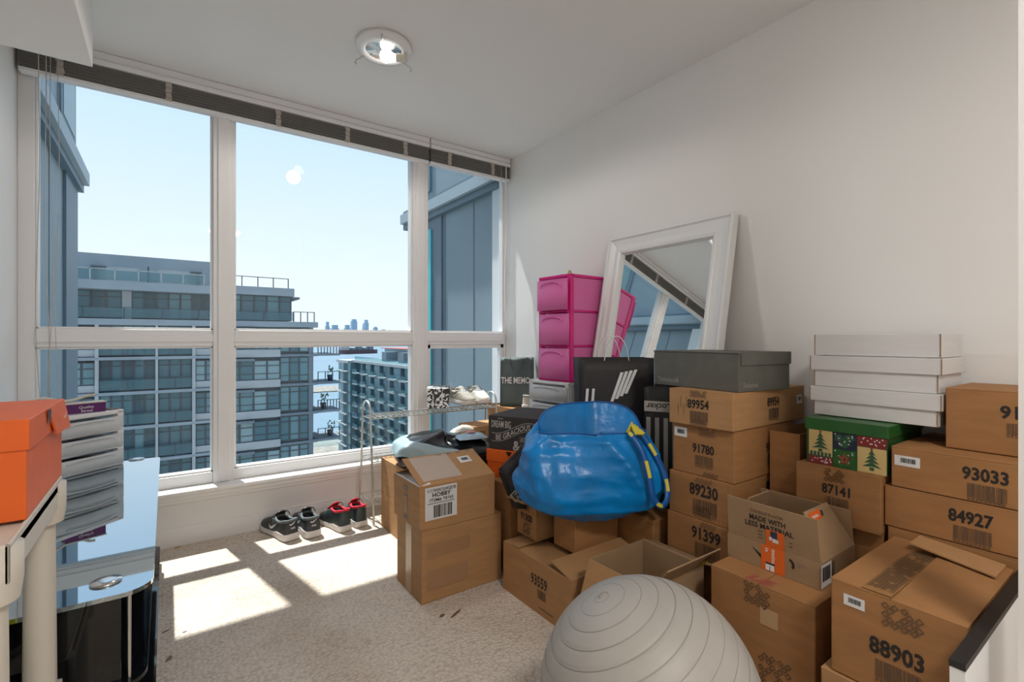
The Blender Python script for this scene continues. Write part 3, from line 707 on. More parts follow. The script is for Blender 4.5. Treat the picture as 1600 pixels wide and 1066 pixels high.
f.rects(xb_.root, [(e0 + .004 + i * .011, -h2 + .024, e0 + .012 + i * .011, -h2 + .04) for i in range(6)], 'xmas_tree', 'printed_garland', .0004)

# white mailer boxes
def wbox(label, y0, y1, z0, z1, x0, x1, lid):
    b = CBox('mailer_box', label, x0, x1, y0, y1, z0, z1, m='card_white', top='plain', bev=.0015); W, D, H = b.w / 2, b.d / 2, b.h
    if lid:
        B(-W - .007, W + .007, -D - .010, D + .010, H - lid, H + .003, b=.0015).build('lid', 'card_white', b.root)
        for sy in (-1, 1): B(-W - .0085, -W - .006, sy * (D + .0095) - .0012, sy * (D + .0095) + .0012, H - lid, H + .002).build('raw_edge', 'card_edge', b.root)
    for sy in (-1, 1): B(-W - .0015, -W + .001, sy * (D - .001) - .0012, sy * (D - .001) + .0012, .001, H - (lid or 0) - .001).build('raw_edge', 'card_edge', b.root)
    return b
wbox('white lidded cardboard box, lowest of the white stack on the Christmas box', .440, .775, .806, .900, 1.845, 2.09, .046)
wbox('white lidded cardboard box, middle of the white stack', .440, .775, .904, 1.006, 1.848, 2.09, .046)
wbox('shallow white cardboard box, topmost of the white stack', .434, .775, 1.0105, 1.082, 1.85, 2.08, 0)

# carton B and the opened parcel on it
bB = CBox('cardboard_box', 'tall plain carton with diamond-print tape under the opened parcel', 1.391, 1.70, .581, .882, 0, .36, seam='x')
f = bB.face('-x'); f.diamonds(bB.root, -.01, .145, .07, .06, .014); f.rects(bB.root, [(.005, .07, .055, .12)], mat('tape_patch', (.50, .32, .17), .3), 'tape_patch'); f.diamonds(bB.root, .04, -.06, .085, .10, .015)
fz = bB.face('+z'); fz.diamonds(bB.root, -.01, -.13, .07, .045, .014, m='red_trim')
am = CBox('parcel_box', 'opened brown parcel with orange tape and the words made with less material', 1.494, 1.722, .607, .887, .361, .437, m='card_grey', top='open')
ff = am.flap('-x', .125, 97, shrink=.004)
ff.text(am.root, 'THIS BOX IS NOW', -.01, .036, .010, 'ink_soft', 'printed_slogan', width=.10, bold=.008)
ff.text(am.root, 'MADE WITH', -.008, .016, .017, 'ink', 'printed_slogan', width=.108, bold=.02)
ff.text(am.root, 'LESS MATERIAL', -.004, -.006, .017, 'ink', 'printed_slogan', width=.145, bold=.02)
ff.rects(am.root, [(-.037, -.025 - i * .011, -.022, -.022 - i * .011) for i in range(3)] + [(.055, -.033 - i * .011, .065, -.030 - i * .011) for i in range(2)], 'ink_soft', 'fine_print')
ff.rects(am.root, [(-.012, -.062, .042, -.010)], 'orange_tape', 'orange_tape', .0006)
ff.rects(am.root, [(.002, -.034, .022, -.012)], 'navy_print', 'tape_print', .0011); ff.rects(am.root, [(-.002, -.042, .006, -.031), (.008, -.046, .019, -.034), (.016, -.046, .025, -.036)], 'white', 'tape_print', .0013)
f = am.face('-x'); f.rects(am.root, [(-.030, -.038, .040, .038)], 'orange_tape', 'orange_tape')
f.text(am.root, 'moins.', .008, .008, .012, 'white', 'tape_print', rot=-PI / 2, bold=.01, lift=.0006, width=.045)
f.text(am.root, 'is', -.012, .024, .010, 'white', 'tape_print', rot=-PI / 2, bold=.01, lift=.0006, width=.012)
f.rects(am.root, [(-.016, -.036, .010, -.018)], 'white', 'tape_print', .0006); f.rects(am.root, [(-.016, -.018, .012, -.012), (-.004, -.036, -.002, -.022)], 'navy_print', 'tape_print', .0009)
f.poly(am.root, [[(-.062, .022), (-.03, -.008), (-.03, .004)]], 'ink', 'printed_arrow'); 
arc = [(.05 + .018 * math.cos(t), .004 + .018 * math.sin(t)) for t in [(-.6 + i * .22) for i in range(10)]]; arc2 = [(.05 + .011 * math.cos(t), .004 + .011 * math.sin(t)) for t in [(-.6 + i * .22) for i in range(10)]]
mb = MB(); mb.add([f.p(*p) for p in arc + arc2], [(i, i + 1, 11 + i, 10 + i) for i in range(9)]); mb.build('printed_arrow', 'ink', am.root)
f.text(am.root, '2V', .085, .012, .013, 'ink_grey', 'pen_scribble', bold=-.005)
fs_ = am.flap('-y', .135, 62, shrink=.035); fs_.rects(am.root, [(-.075, .035, -.005, .062)], 'orange_tape', 'orange_tape'); fs_.text(am.root, 'moins.', -.04, .048, .010, 'white', 'tape_print', width=.04, lift=.0006)
fs_.rects(am.root, [(-.005, .040, .008, .056)], 'navy_print', 'tape_print', .0006)
f = am.face('-y'); f.rects(am.root, [(-.12, -.03, -.055, .034)], 'sticker', 'barcode_sticker'); f.barcode(am.root, -.088, .006, .05, .04, lift=.0006); f.rects(am.root, [(-.05, -.03, -.046, .03), (-.04, -.03, -.036, .03)], 'ink', 'printed_marks')
am.flap('+x', .11, 78); am.flap('+y', .12, 70, shrink=.05)

# open carton behind the ball
ob = CBox('cardboard_box', 'open empty carton behind the exercise ball', 1.203, 1.485, .968, 1.228, 0, .30, top='open', m='card_grey')
ob.flap('-x', .12, 250, m='card_light'); f = ob.flap('-y', .10, 130); ob.flap('+x', .09, 200)
f.rects(ob.root, [(-.02 + .11, -.04, .02 + .11, .0)], mat('label_yellow', (.70, .62, .02), .4), 'warning_label'); f.rects(ob.root, [(.09, .002, .13, .035)], 'chrome', 'warning_label')
f2 = Face((0, -ob.d / 2 + .0042, ob.h - .06), (-1, 0, 0), (0, 0, 1)); f2.rects(ob.root, [(-.135, -.045, -.095, .0)], 'label_yellow', 'warning_label'); f2.rects(ob.root, [(-.135, .002, -.095, .035)], 'chrome', 'warning_label')

# cartons in the middle
c0 = CBox('cardboard_box', 'low carton printed 93559 with sagging half-open flaps on the carpet', 1.175, 1.56, 1.29, 1.718, 0, .203, top='open', m='card_light')
c0.face('-x').text(c0.root, '93559', .03, .025, .042, width=.10, warp=None); c0.face('-x').barcode(c0.root, .045, -.022, .05, .035, 'ink_soft'); c0.face('-x').rects(c0.root, [(.03, -.075, .115, -.071)], 'ink_soft', 'fine_print')
c0.flap('-x', .17, -3); c0.flap('+x', .15, 3); fc = c0.flap('-y', .12, 14); c0.flap('+y', .10, 4)
fcz = Face((-.035, .05, c0.h + .004), (0, -1, 0), (1, 0, 0)); fcz.diamonds(c0.root, .0, .03, .22, .05, .012)
c1 = CBox('cardboard_box', 'small open carton overprinted 91300 and 91400 stacked on carton 93559', 1.262, 1.51, 1.602, 1.735, .218, .362, top='open', m='card_light')
f = number(c1, '-x', '91300', 0, .01, .032, bar=False); f.diamonds(c1.root, 0, .05, .05, .025, .012); f.diamonds(c1.root, .0, -.035, .05, .05, .010)
number(c1, '-y', '91400', -.01, .035, .032, bar=2); c1.flap('-x', .07, 160); c1.flap('-y', .05, 235)
c2 = CBox('cardboard_box', 'plain small carton under the blue bag on carton 93559', 1.31, 1.555, 1.415, 1.545, .218, .352)
d0 = CBox('cardboard_box', 'dark carton under the blue bag beside carton 91399', 1.575, 1.80, 1.25, 1.62, 0, .345, top='closed')
e0_ = CBox('cardboard_box', 'plain carton under the bright orange shoe box', 1.26, 1.66, 1.79, 2.13, 0, .402)
g0 = CBox('cardboard_box', 'plain carton on the floor under the clear white drawer unit', 1.775, 2.09, 1.995, 2.33, 0, .30)
g1 = CBox('cardboard_box', 'plain carton directly below the clear white drawer unit', 1.775, 2.09, 1.995, 2.33, .301, .60)
f0 = CBox('cardboard_box', 'plain carton under the small box with marker writing', 1.43, 1.76, 2.20, 2.66, 0, .388)
k1 = CBox('cardboard_box', 'plain carton in the corner under the slate paper bag', 1.885, 2.12, 2.50, 2.96, 0, .60)
# left stack
l0 = CBox('cardboard_box', 'large plain carton standing on the carpet under the hobby carton', .832, 1.216, 1.794, 2.05, 0, .294, m='card_light', seam='x')
f = l0.face('-y'); f.rects(l0.root, [(-.17, .03, .03, .09), (-.17, -.10, .02, -.02)], mat('tape_brown', (.36, .20, .10), .3), 'tape_strip'); f = l0.face('-x'); f.rects(l0.root, [(-.03, -.147, .03, .147)], 'tape_patch', 'tape_strip')
l1 = CBox('cardboard_box', 'half-open carton with a white hobby label, topmost of the stack beside the sneakers', .822, 1.18, 1.794, 2.06, .296, .475, m='card_light', top='open')
f = l1.face('-y'); a, b = -.075, .012; lab = f.rects(l1.root, [(a - .08, b - .065, a + .065, b + .068)], 'sticker', 'shipping_label')
f.text(lab, '13-15 PANINI FLAWLESS FB', a - .006, b + .054, .014, 'ink', 'label_text', width=.13, lift=.0006); f.text(lab, 'HOBBY', a - .006, b + .035, .018, 'ink', 'label_text', width=.085, lift=.0006, bold=.03)
f.text(lab, 'ITEM# 78765', a - .006, b + .014, .015, 'ink', 'label_text', width=.108, lift=.0006, bold=.02); f.rects(lab, [(a - .07, b + .0, a + .052, b + .0025)], 'ink', 'fine_print', .0006)
f.barcode(lab, a + .0, b - .032, .085, .05, lift=.0006)
f = l1.face('-x'); f.rects(l1.root, [(-.02, .045, .016, .065), (-.015, .02, .014, .03), (-.02, -.075, .016, -.06)], 'ink_grey', 'printed_marks'); f.rects(l1.root, [(-.018, -.05, .012, .02)], 'tape_brown', 'tape_patch')
f = l1.flap('-y', .20, 22); f.rects(l1.root, [(-.15, -.075, .03, .09)], film_mat('poly_sleeve', (.72, .62, .55), (1, .95, .9), .6, .2), 'document_sleeve'); f.sticker(l1.root, .095, .03, .06, .045)
f.rects(l1.root, [(-.02 + i * .05, .082, .005 + i * .05, .094) for i in range(4)], 'ink_grey', 'printed_marks')
l1.flap('+y', .10, 20); l1.flap('-x', .05, 8, m='paper_white'); 
p0_ = CBox('cardboard_box', 'pale sunlit carton on the carpet beside the wire rack', 1.0, 1.42, 2.14, 2.70, 0, .20, m='card_light')
p1_ = CBox('cardboard_box', 'pale sunlit carton with yellow sticker under the wrapped bundle', 1.0, 1.42, 2.14, 2.70, .201, .39, m='card_light')
p1_.face('-x').poly(p1_.root, [[(.20 + .017 * math.cos(t * PI / 6), .072 + .017 * math.sin(t * PI / 6)) for t in range(12)]], 'label_yellow', 'round_sticker')
q0 = CBox('cardboard_box', 'small brown box with black marker writing beside the black slogan box', 1.47, 1.74, 2.46, 2.64, .39, .548, m='card_light')
f = q0.face('-y'); f.text(q0.root, 'cute', -.075, .02, .06, 'ink', 'marker_writing', rot=-PI / 2, width=.06, bold=.0); f.text(q0.root, 'My', -.01, .032, .05, 'ink', 'marker_writing', rot=-PI / 2.4, width=.05, bold=.0); f.text(q0.root, '&*', .035, .04, .04, 'ink', 'marker_writing', rot=-1.2, width=.05, bold=.0)

# slogan box and orange shoe box
rt = math.radians(27)
nk = CBox('shoe_box', 'bright orange shoe box under the black slogan box', 0, .33, 0, .245, .403, .530, rot=rt, m='nike_orange', top='plain', centre=(1.475, 1.965), bev=.002)
W, D, H = nk.w / 2, nk.d / 2, nk.h; B(-W - .004, W, -D - .003, D + .003, H - .055, H + .003, b=.002).build('lid', 'nike_orange', nk.root)
fl = Face((-W - .004, 0, H - .025), (0, -1, 0), (0, 0, 1)); fl.poly(nk.root, [[(-.018, .026), (.014, .026), (.006, .008), (-.004, .002)]], 'black', 'finger_notch')
def swoosh(f, par, a, b, s_, m='white', name='logo', lift=0, rot=0):
    pts = [(-.5, .05), (-.42, -.12), (-.25, -.18), (0, -.10), (.55, .28), (-.05, .02), (-.25, -.05), (-.38, .0)]
    c_, q_ = math.cos(rot), math.sin(rot)
    P_ = [(a + s_ * (x * c_ - y * q_), b + s_ * (x * q_ + y * c_)) for x, y in pts]
    mb = MB(); n = len(P_); mb.add([f.p(*p, lift) for p in P_], [(0, 1, 7), (1, 2, 6, 7), (2, 3, 5, 6), (3, 4, 5)]); return mb.build(name, m, par)
swoosh(fl, nk.root, .062, .008, .035)
gb = CBox('gift_box', 'black box with white slogan lettering on the orange shoe box', 0, .33, 0, .265, .534, .695, rot=rt, m=mat('slogan_black', (.035, .031, .029), .7, noise_amt=.35, scale=60, stretch=(12, 12, .2)), top='plain', centre=(1.487, 1.957), bev=.002)
W, D, H = gb.w / 2, gb.d / 2, gb.h; f = gb.face('-x'); mat('chalk', (.55, .50, .46), .8)
f.text(gb.root, 'always', -.065, .069, .010, 'chalk', 'printed_slogan', bold=.0)
f.text(gb.root, 'DREAM BIG', -.062, .042, .034, 'chalk', 'printed_slogan', width=.105, bold=.01)
f.text(gb.root, 'BE GRACIOUS', .002, .008, .027, 'chalk', 'printed_slogan', width=.185, bold=.01, warp=lambda x, y: (x, y + .030 * math.sin(x / .185 * PI)))
f.text(gb.root, '&', .022, -.055, .048, 'chalk', 'printed_slogan', width=.04, bold=.02); f.text(gb.root, 'LAUGH OFTEN', .082, -.022, .026, 'chalk', 'printed_slogan', width=.085, bold=0); f.text(gb.root, 'LIVE WELL', .085, -.057, .028, 'chalk', 'printed_slogan', width=.08, bold=0)
up = [(x, .026 + .030 * math.sin(x / .185 * PI)) for x in [(-.115 + i * .0115) for i in range(21)]]
for dy in (0, -.038):
    mb = MB(); mb.add([f.p(x, y + dy) for x, y in up] + [f.p(x, y + dy + .002) for x, y in up], [(i, i + 1, 22 + i, 21 + i) for i in range(20)]); mb.build('printed_ribbon', 'chalk', gb.root)
fy = gb.face('-y'); fy.rects(gb.root, [(-.15 + 0 * i, -.06 + i * .012, .0, -.057 + i * .012) for i in range(11)], 'ink_grey', 'printed_lines'); fy.text(gb.root, 'LIVE', .07, .05, .03, 'chalk', 'printed_slogan', bold=0)

# black flattened store bag sticking out of carton 91300
def foot_bag():
    A, Bq, Cq, Dq = PD(783, 738, 2.10), PD(866, 654, 2.21), PD(858, 795, 2.12), PD(806, 795, 2.08)
    c = (A + Bq + Cq + Dq) / 4; base = Vector((c.x, c.y, Dq.z))
    r = thing('shopping_bag', 'flattened black sneaker-store bag sticking up out of carton 91300', 'bag', base)
    q = [p - base for p in (Dq, Cq, Bq, A)]; n = (q[1] - q[0]).cross(q[3] - q[0]).normalized()
    rows = []
    for i in range(9):
        v = i / 8; L_ = q[0].lerp(q[3], v); R_ = q[1].lerp(q[2], v); rows.append([L_.lerp(R_, j / 12) + n * (.012 * math.sin(j / 12 * PI) + .004 * math.sin(j * 1.3 + i)) for j in range(13)])
    MB().grid(rows).build('front_panel', 'paper_black', r, solid=.003)
    rows = [[p - n * .05 + Vector((.0, .0, .012)) for p in rw] for rw in rows]; MB().grid(rows).build('back_panel', 'paper_black', r, solid=.003)
    for k in (0, 2):
        a, b = (q[0], q[3]) if k == 0 else (q[1], q[2]); MB().slab([a + n * .001, b + n * .001, b - n * .048, a - n * .048], .002).build('side_gusset', 'paper_black', r)
    d = (Bq - A).normalized(); up_ = n.cross(d); f = Face((q[0] + q[1]) / 2 + up_ * .0 + n * .018 + (q[3] - q[0]) * .62 + d * .01, d, up_)
    f.rects(r, [(-.085, -.02, .10, .02)], 'stripe_grey', 'name_band'); f.text(r, 'Foot Locker', .02, 0, .028, 'ink', 'printed_name', width=.19, lift=.0008)
    MB().tube([q[0] * .4 + q[1] * .6 + n * .03, f.p(.01, -.035, .01), f.p(.075, .0, .012), f.p(.10, .03, .01)], .0022, 6).build('handle_cord', 'white', r)
foot_bag()

# ------------------------------------------------------------------ exercise ball
def ball():
    R = .2486; r = thing('exercise_ball', 'large grey ribbed exercise ball in front of the open carton', 'ball', (.904, .732, R)); 
    axis = Vector((-.35, .25, .9)).normalized(); Q = Vector((0, 0, 1)).rotation_difference(axis).to_matrix().to_4x4()
    prof = []; n = 150
    lat = [(-86 + i * 8.6) for i in range(21)]
    for i in range(n + 1):
        a = -90 + 180 * i / n; k = min(abs(a - l) for l in lat); rr = R - (.0016 * math.exp(-(k / .55) ** 2)) - .0006
        prof.append((max(1e-5, rr * math.cos(math.radians(a))), rr * math.sin(math.radians(a))))
    MB().lathe(prof, 72, Q).build('ball_skin', 'rubber', r)
    for l in lat:
        rr = (R - .0012); c, s_ = rr * math.cos(math.radians(l)), rr * math.sin(math.radians(l))
        MB().tube([Q @ Vector((c * math.cos(t * PI / 36), c * math.sin(t * PI / 36), s_)) for t in range(72)], .0011, 5, closed=True).build('seam_ring', 'rubber_line', r)
    MB().lathe([(0, .004), (.006, .004), (.008, .0)], 12, Q @ Matrix.Translation((0, 0, R - .002))).build('air_plug', 'rubber_line', r)
ball()

# ------------------------------------------------------------------ big blue bag
def blue_bag():
    r = thing('tote_bag', 'large shiny blue tote bag with yellow-printed straps resting on cartons', 'bag', (1.392, 1.42, .354), math.radians(-30))
    def surf(u, v):   # u angle 0..1 around, v 0..1 up
        t = u * 2 * PI; H = .345 + .10 * max(0, math.sin(t)) ** .7 if math.sin(t) > 0 else .345
        keys = [(0, .13, .06), (.06, .20, .09), (.16, .275, .118), (.35, .285, .135), (.55, .262, .140), (.75, .252, .125), (.9, .232, .105), (1, .215, .08)]
        for (v0, a0, b0), (v1, a1, b1) in zip(keys, keys[1:]):
            if v <= v1: break
        k = (v - v0) / (v1 - v0); k = k * k * (3 - 2 * k); a = a0 + (a1 - a0) * k; b = b0 + (b1 - b0) * k
        c, s_ = math.cos(t), math.sin(t); e_ = 2 / 3.2
        x = a * math.copysign(abs(c) ** e_, c); y = b * math.copysign(abs(s_) ** e_, s_)
        sag = .05 * max(0, abs(c)) ** 3 * (1 - v) ** 2     # ends lift off the ground
        z = v * H + sag * (1 if x > 0 else .8)
        p = Vector((x, y, z)); q = Vector((x * 5, y * 5, z * 5))
        rd = lambda v_: 1 - abs(noise.noise(v_)) * 2
        g1 = rd(q * .55 + Vector((3, 1, 7 + x * 3))); g2 = rd(Vector((q.x * 1.1 + q.z * .6, q.y * .8, q.z * .6 - q.x * .4)) + Vector((5, 2, 1))); g3 = rd(q * 3.4 + Vector((0, 4, 2)))
        nrm = Vector((x / a / a, y / b / b, 0)).normalized(); am_ = .35 + .65 * min(1, 4 * v * (1.15 - v))
        return p + nrm * am_ * (.030 * g1 + .026 * max(0, g2) ** 3 + .005 * max(0, g3) ** 2 - .022)
    nu, nv = 96, 44
    rows = [[surf(i / nu, j / nv) for i in range(nu)] for j in range(nv + 1)]
    mb = MB(); mb.grid(rows, closed_u=True); c = Vector((0, 0, .004)); base = rows[0]
    mb.add(base + [c], [(i, (i + 1) % nu, nu) for i in range(nu)], True)
    mb.build('bag_body', 'bag_blue', r, subsurf=1)
    # folded-in rim so the mouth has depth
    inner = [[(p * 1.0 + Vector((0, 0, 0))) * 1 - Vector((p.x * .05 * k, p.y * .12 * k, .035 * k)) for p in rows[-1]] for k in range(5)]
    mb = MB(); mb.grid(inner, closed_u=True); mb.build('bag_lining', 'bag_blue', r)
    mb = MB(); mb.tube([p + Vector((0, 0, .001)) for p in rows[-1]], .0035, 6, closed=True); mb.build('rim_binding', mat('bag_rim', (.005, .10, .36), .4), r)
    cl = []
    for j in range(9): cl.append([Vector(((i / 10 - .5) * .30, (j / 8 - .5) * .16, .305 + .045 * noise.noise((i * .5, j * .5, 2)))) for i in range(11)])
    MB().grid(cl).build('clothes_inside', mat('bag_inner', (.004, .05, .17), .7), r)
    def strap(pts, w_=.011):
        pts = [Vector(p) for p in pts]
        # smooth the path
        for _ in range(3):
            q = [pts[0]]
            for a, b in zip(pts, pts[1:]): q += [a * .75 + b * .25, a * .25 + b * .75]
            pts = q + [pts[-1]]
        rows = []; 
        for i, p in enumerate(pts):
            d = (pts[min(i + 1, len(pts) - 1)] - pts[max(i - 1, 0)]).normalized(); s_ = d.cross(Vector((0, -1, .15))).normalized(); rows.append([p - s_ * w_, p + s_ * w_])
        st = MB().grid(rows).build('strap', 'bag_rim', r, solid=.002); mb = MB(); L_ = 0
        for i in range(len(rows) - 1):
            if (i // 5) % 3 == 0: 
                o_ = Vector((0, -.0022, .0005)); mb.add([rows[i][0] * .8 + rows[i][1] * .2 + o_, rows[i][1] * .8 + rows[i][0] * .2 + o_, rows[i + 1][1] * .8 + rows[i + 1][0] * .2 + o_, rows[i + 1][0] * .8 + rows[i + 1][1] * .2 + o_], [(0, 1, 2, 3)])
        mb.build('strap_print', 'strap_yellow', st)['kind'] = 'stuff'
    strap([(.125, -.115, .355), (.165, -.150, .30), (.185, -.175, .20), (.195, -.185, .11), (.235, -.180, .085), (.268, -.15, .12), (.265, -.125, .19), (.235, -.115, .26), (.195, -.10, .33), (.165, -.08, .37)])
    mb = MB()
    for a in range(4): mb.tube([(.13 + .012 * a, -.09 + .01 * a, .35), (.14 + .012 * a, -.10, .385 - .01 * a), (.155 + .01 * a, -.11, .345)], .009, 7)
    mb.build('strap_knot', 'strap_yellow', r)
blue_bag()

# ------------------------------------------------------------------ paper bags
def paper_bag(name, label, loc, rot, w_, d, h, m, tilt=0.0, flare=.0, crease=.02):
    r = thing(name, label, 'bag', loc, rot)
    def P(x, y, v): return Vector((x * (1 + flare * v), y * (1 + flare * v) + tilt * v * h, v * h))
    W, D = w_ / 2, d / 2; n = 10
    def panel(nm, fn): MB().grid([[fn(u / 8, v / n) for u in range(9)] for v in range(n + 1)]).build(nm, m, r, solid=.0015)
    rip = lambda u, v, k: .010 * v * math.sin(u * 6 + k) * (1 - abs(2 * u - 1))
    panel('front_panel', lambda u, v: P((u * 2 - 1) * W, -D + rip(u, v, 1), v)); panel('back_panel', lambda u, v: P((1 - u * 2) * W, D + rip(u, v, 2), v))
    panel('side_gusset', lambda u, v: P(W - crease * (1 - abs(2 * u - 1)) * (.3 + v), (u * 2 - 1) * D, v)); panel('side_gusset', lambda u, v: P(-W + crease * (1 - abs(2 * u - 1)) * (.3 + v), (1 - u * 2) * D, v))
    MB().add([P(-W, -D, .0), P(W, -D, 0), P(W, D, 0), P(-W, D, 0)], [(0, 3, 2, 1)]).build('bottom', m, r)
    r['_'] = 0; del r['_']
    return r, P
r, P_ = paper_bag('shopping_bag', 'black paper shopping bag with white stripes and cord handles in front of the mirror', (1.735, 1.60, .347), math.radians(-32), .34, .12, .63, 'paper_black', tilt=.06, flare=.06)
for sy in (-1, 1):
    for sx in (0, 1):
        pts = [P_(-.055 + .11 * (t / 14), sy * .066, 1) + Vector((0, .004 * sx, .115 * math.sin(t / 14 * PI) ** .55 - .012)) for t in range(15)]
        MB().tube(pts, .0021, 6).build('cord_handle', 'black' if sx else 'white', r)
f = Face(P_(0, -.064, .76), (1, 0, 0), P_(0, -.07, 1) - P_(0, -.07, .5), eps=.010)
f.poly(r, [[(-.035 + i * .022, -.05 + i * .012), (-.020 + i * .022, -.05 + i * .012), (.03 + i * .022, .085 + i * .004), (.015 + i * .022, .085 + i * .004)] for i in range(4)], 'white', 'stripe_logo')
f.poly(r, [[(-.165 + i * .028, -.17), (-.150 + i * .028, -.17), (-.135 + i * .028, .01), (-.147 + i * .028, .01)] for i in range(2)], 'white', 'stripe_logo')
r, P_ = paper_bag('shopping_bag', 'black and grey striped paper bag, upside-down lettering, squeezed behind the grey shoe box', (1.765, 1.315, .347), math.radians(-62), .20, .06, .51, 'paper_black')
f = Face(P_(0, -.03, .555), (1, 0, 0), (0, 0, 1), eps=.008)
f.rects(r, [(-.09 + i * .036, -.22, -.072 + i * .036, .10) for i in range(6)], 'stripe_grey', 'printed_stripe'); f.rects(r, [(-.099, .125, .099, .17)], 'stripe_grey', 'name_band')
f.text(r, 'Foot Locker', 0, .1475, .028, 'ink', 'printed_name', width=.18, rot=PI, lift=.0008)
r, P_ = paper_bag('shopping_bag', 'slate grey paper bag with white capital lettering in the corner by the window', (2.005, 2.76, .601), math.radians(-38), .235, .09, .335, 'paper_slate', tilt=.10)
f = Face(P_(0, -.046, .5), (1, 0, 0), P_(0, 0, 1) - P_(0, 0, 0), eps=.010); f.text(r, 'THE MEMO', -.01, .01, .045, 'white', 'printed_name', width=.20)
for sy in (-1, 1): MB().tube([P_(-.05, sy * .045, 1), P_(-.035, sy * .05 - .02, .8), P_(0, sy * .05 - .035, .62), P_(.03, sy * .05 - .02, .85), P_(.05, sy * .045, 1)], .002, 6).build('cord_handle', 'black', r)

# ------------------------------------------------------------------ drawer units
def drawer_unit(name, label, loc, rot, w_, d, h, n, frame_m, drawer_m, pulled=None, solid_sides=False, contents=()):
    """front is local -y"""
    r = thing(name, label, 'drawers', loc, rot); W, D = w_ / 2, d / 2; t = .010; ph = (h - .016) / n
    for sx in (-1, 1):
        for sy in (-1, 1): x = sx * (W - .014); y = sy * (D - .014); B(x - .014, x + .014, y - .014, y + .014, 0, h - .001, b=.003).build('corner_post', frame_m, r)
    for k in range(n + 1): z = k * ph; B(-W, W, -D, D, z, z + .012 + (.006 if k == n else 0), b=.004).build('top_panel' if k == n else 'shelf_plate', frame_m, r)
    for k in range(n):
        z0 = k * ph + .013; z1 = (k + 1) * ph - .002
        for sx in (-1, 1): B(sx * (W - .006) - .002, sx * (W - .006) + .002, -D + .028, D - .028, z0, z1).build('side_panel', drawer_m, r)
        B(-W + .028, W - .028, D - .008, D - .004, z0, z1).build('back_panel', drawer_m, r)
        off = -(pulled or {}).get(k, .0); z1d = z1 - .006
        a, b = -W + .031, W - .031; y0 = -D - .006 + off; y1 = D - .03 + off
        mb = MB(); mb.box(a, b, y0 + .012, y1, z0 + .002, z0 + .005); mb.box(a, a + .003, y0 + .012, y1, z0 + .005, z1d - .012); mb.box(b - .003, b, y0 + .012, y1, z0 + .005, z1d - .012); mb.box(a, b, y1 - .003, y1, z0 + .005, z1d - .012)
        dr = mb.build('drawer', drawer_m, r)
        rows = []
        for j in range(2):
            z = z0 if j == 0 else z1d; rows.append([Vector((-W + .006 + (w_ - .012) * i / 12, y0 - .016 * math.sin(i / 12 * PI), z)) for i in range(13)])
        MB().grid(rows).build('drawer_front', drawer_m, dr, solid=.004)
        hz = z1d - .25 * (z1d - z0); pts = [Vector((-.42 * w_ + .84 * w_ * i / 16, y0 - .016 * math.sin((i + 1.5) / 19 * PI) - .006, hz + (0 if 3 < i < 13 else .2 * (z1d - z0) - .004) * (1 if i in (0, 16) else .85))) for i in range(17)]
        pts = [Vector((-.32 * w_ + .64 * w_ * i / 12, y0 - .014 - .007 * math.sin(i / 12 * PI), hz + (.16 * (z1d - z0) * math.sin(i / 12 * PI) ** .4))) for i in range(13)]
        MB().tube(pts, .0035, 6).build('handle_lip', drawer_m, dr)
    return r
def cloth_lump(name, label, loc, rot, a, b, h, m, group=None):
    rows = []
    for j in range(8):
        t = j / 7 * PI / 2; rows.append([])
        for i in range(20):
            s_ = i / 20 * 2 * PI; k = 1 + .25 * noise.noise((math.cos(s_) * 2 + loc[0] * 9, math.sin(s_) * 2, j * .4 + loc[2] * 7))
            rows[-1].append(Vector((a * math.cos(s_) * math.cos(t) ** .5 * k, b * math.sin(s_) * math.cos(t) ** .5 * k, h * math.sin(t) * (.8 + .3 * k * .5))))
    o = MB().grid(rows, closed_u=True).build(name, m); o.location = loc; o.rotation_euler = (0, 0, rot); return tag(o, label, 'clothing', group)
mat('cloth_purple', (.16, .05, .16), .9); mat('cloth_grey', (.11, .12, .14), .9); mat('cloth_teal', (.10, .16, .18), .9)
PZ, PHh = .826, .60
drawer_unit('drawer_tower', 'bright pink three-drawer plastic tower beside the mirror', (1.955, 2.128, PZ), -PI / 2 + math.radians(3), .262, .31, PHh, 3, 'pink', 'pink_clear', {2: .012})
for k, (z, l) in enumerate(((.845, 'top'), (1.035, 'x'), (1.235, 'y'))):
    if k: cloth_lump('folded_clothes', ['', 'dark folded clothes inside the middle pink drawer', 'dark folded clothes inside the uppermost pink drawer'][k], (1.945, 2.125, z + .002), 0, .10, .085, .055, 'cloth_purple')
drawer_unit('drawer_unit', 'clear white two-drawer plastic unit under the pink tower', (1.95, 2.165, .602), -PI / 2 + math.radians(3), .33, .33, .222, 2, 'plastic_white', 'plastic_clear')
# gilt ornaments on the tower
mat('gilt', (.55, .38, .16), .35, metal=.6)
for (x, y, s_, lb) in ((1.90, 2.10, 1.0, 'larger gilt bird ornament on top of the pink tower'), (1.925, 2.195, .75, 'smaller gilt ornament on top of the pink tower')):
    o = thing('ornament', lb, 'ornament', (x, y, PZ + PHh - .0), .6)
    MB().lathe([(0, 0), (.010 * s_, 0), (.008 * s_, .006), (.013 * s_, .016 * s_), (.012 * s_, .026 * s_), (.006 * s_, .036 * s_), (0, .040 * s_)], 12).build('body', 'gilt', o)
    MB().prism([(-.016 * s_, 0), (.0, .004), (.018 * s_, 0), (.004, -.004)], .022 * s_, .028 * s_).build('wings', 'gilt', o)

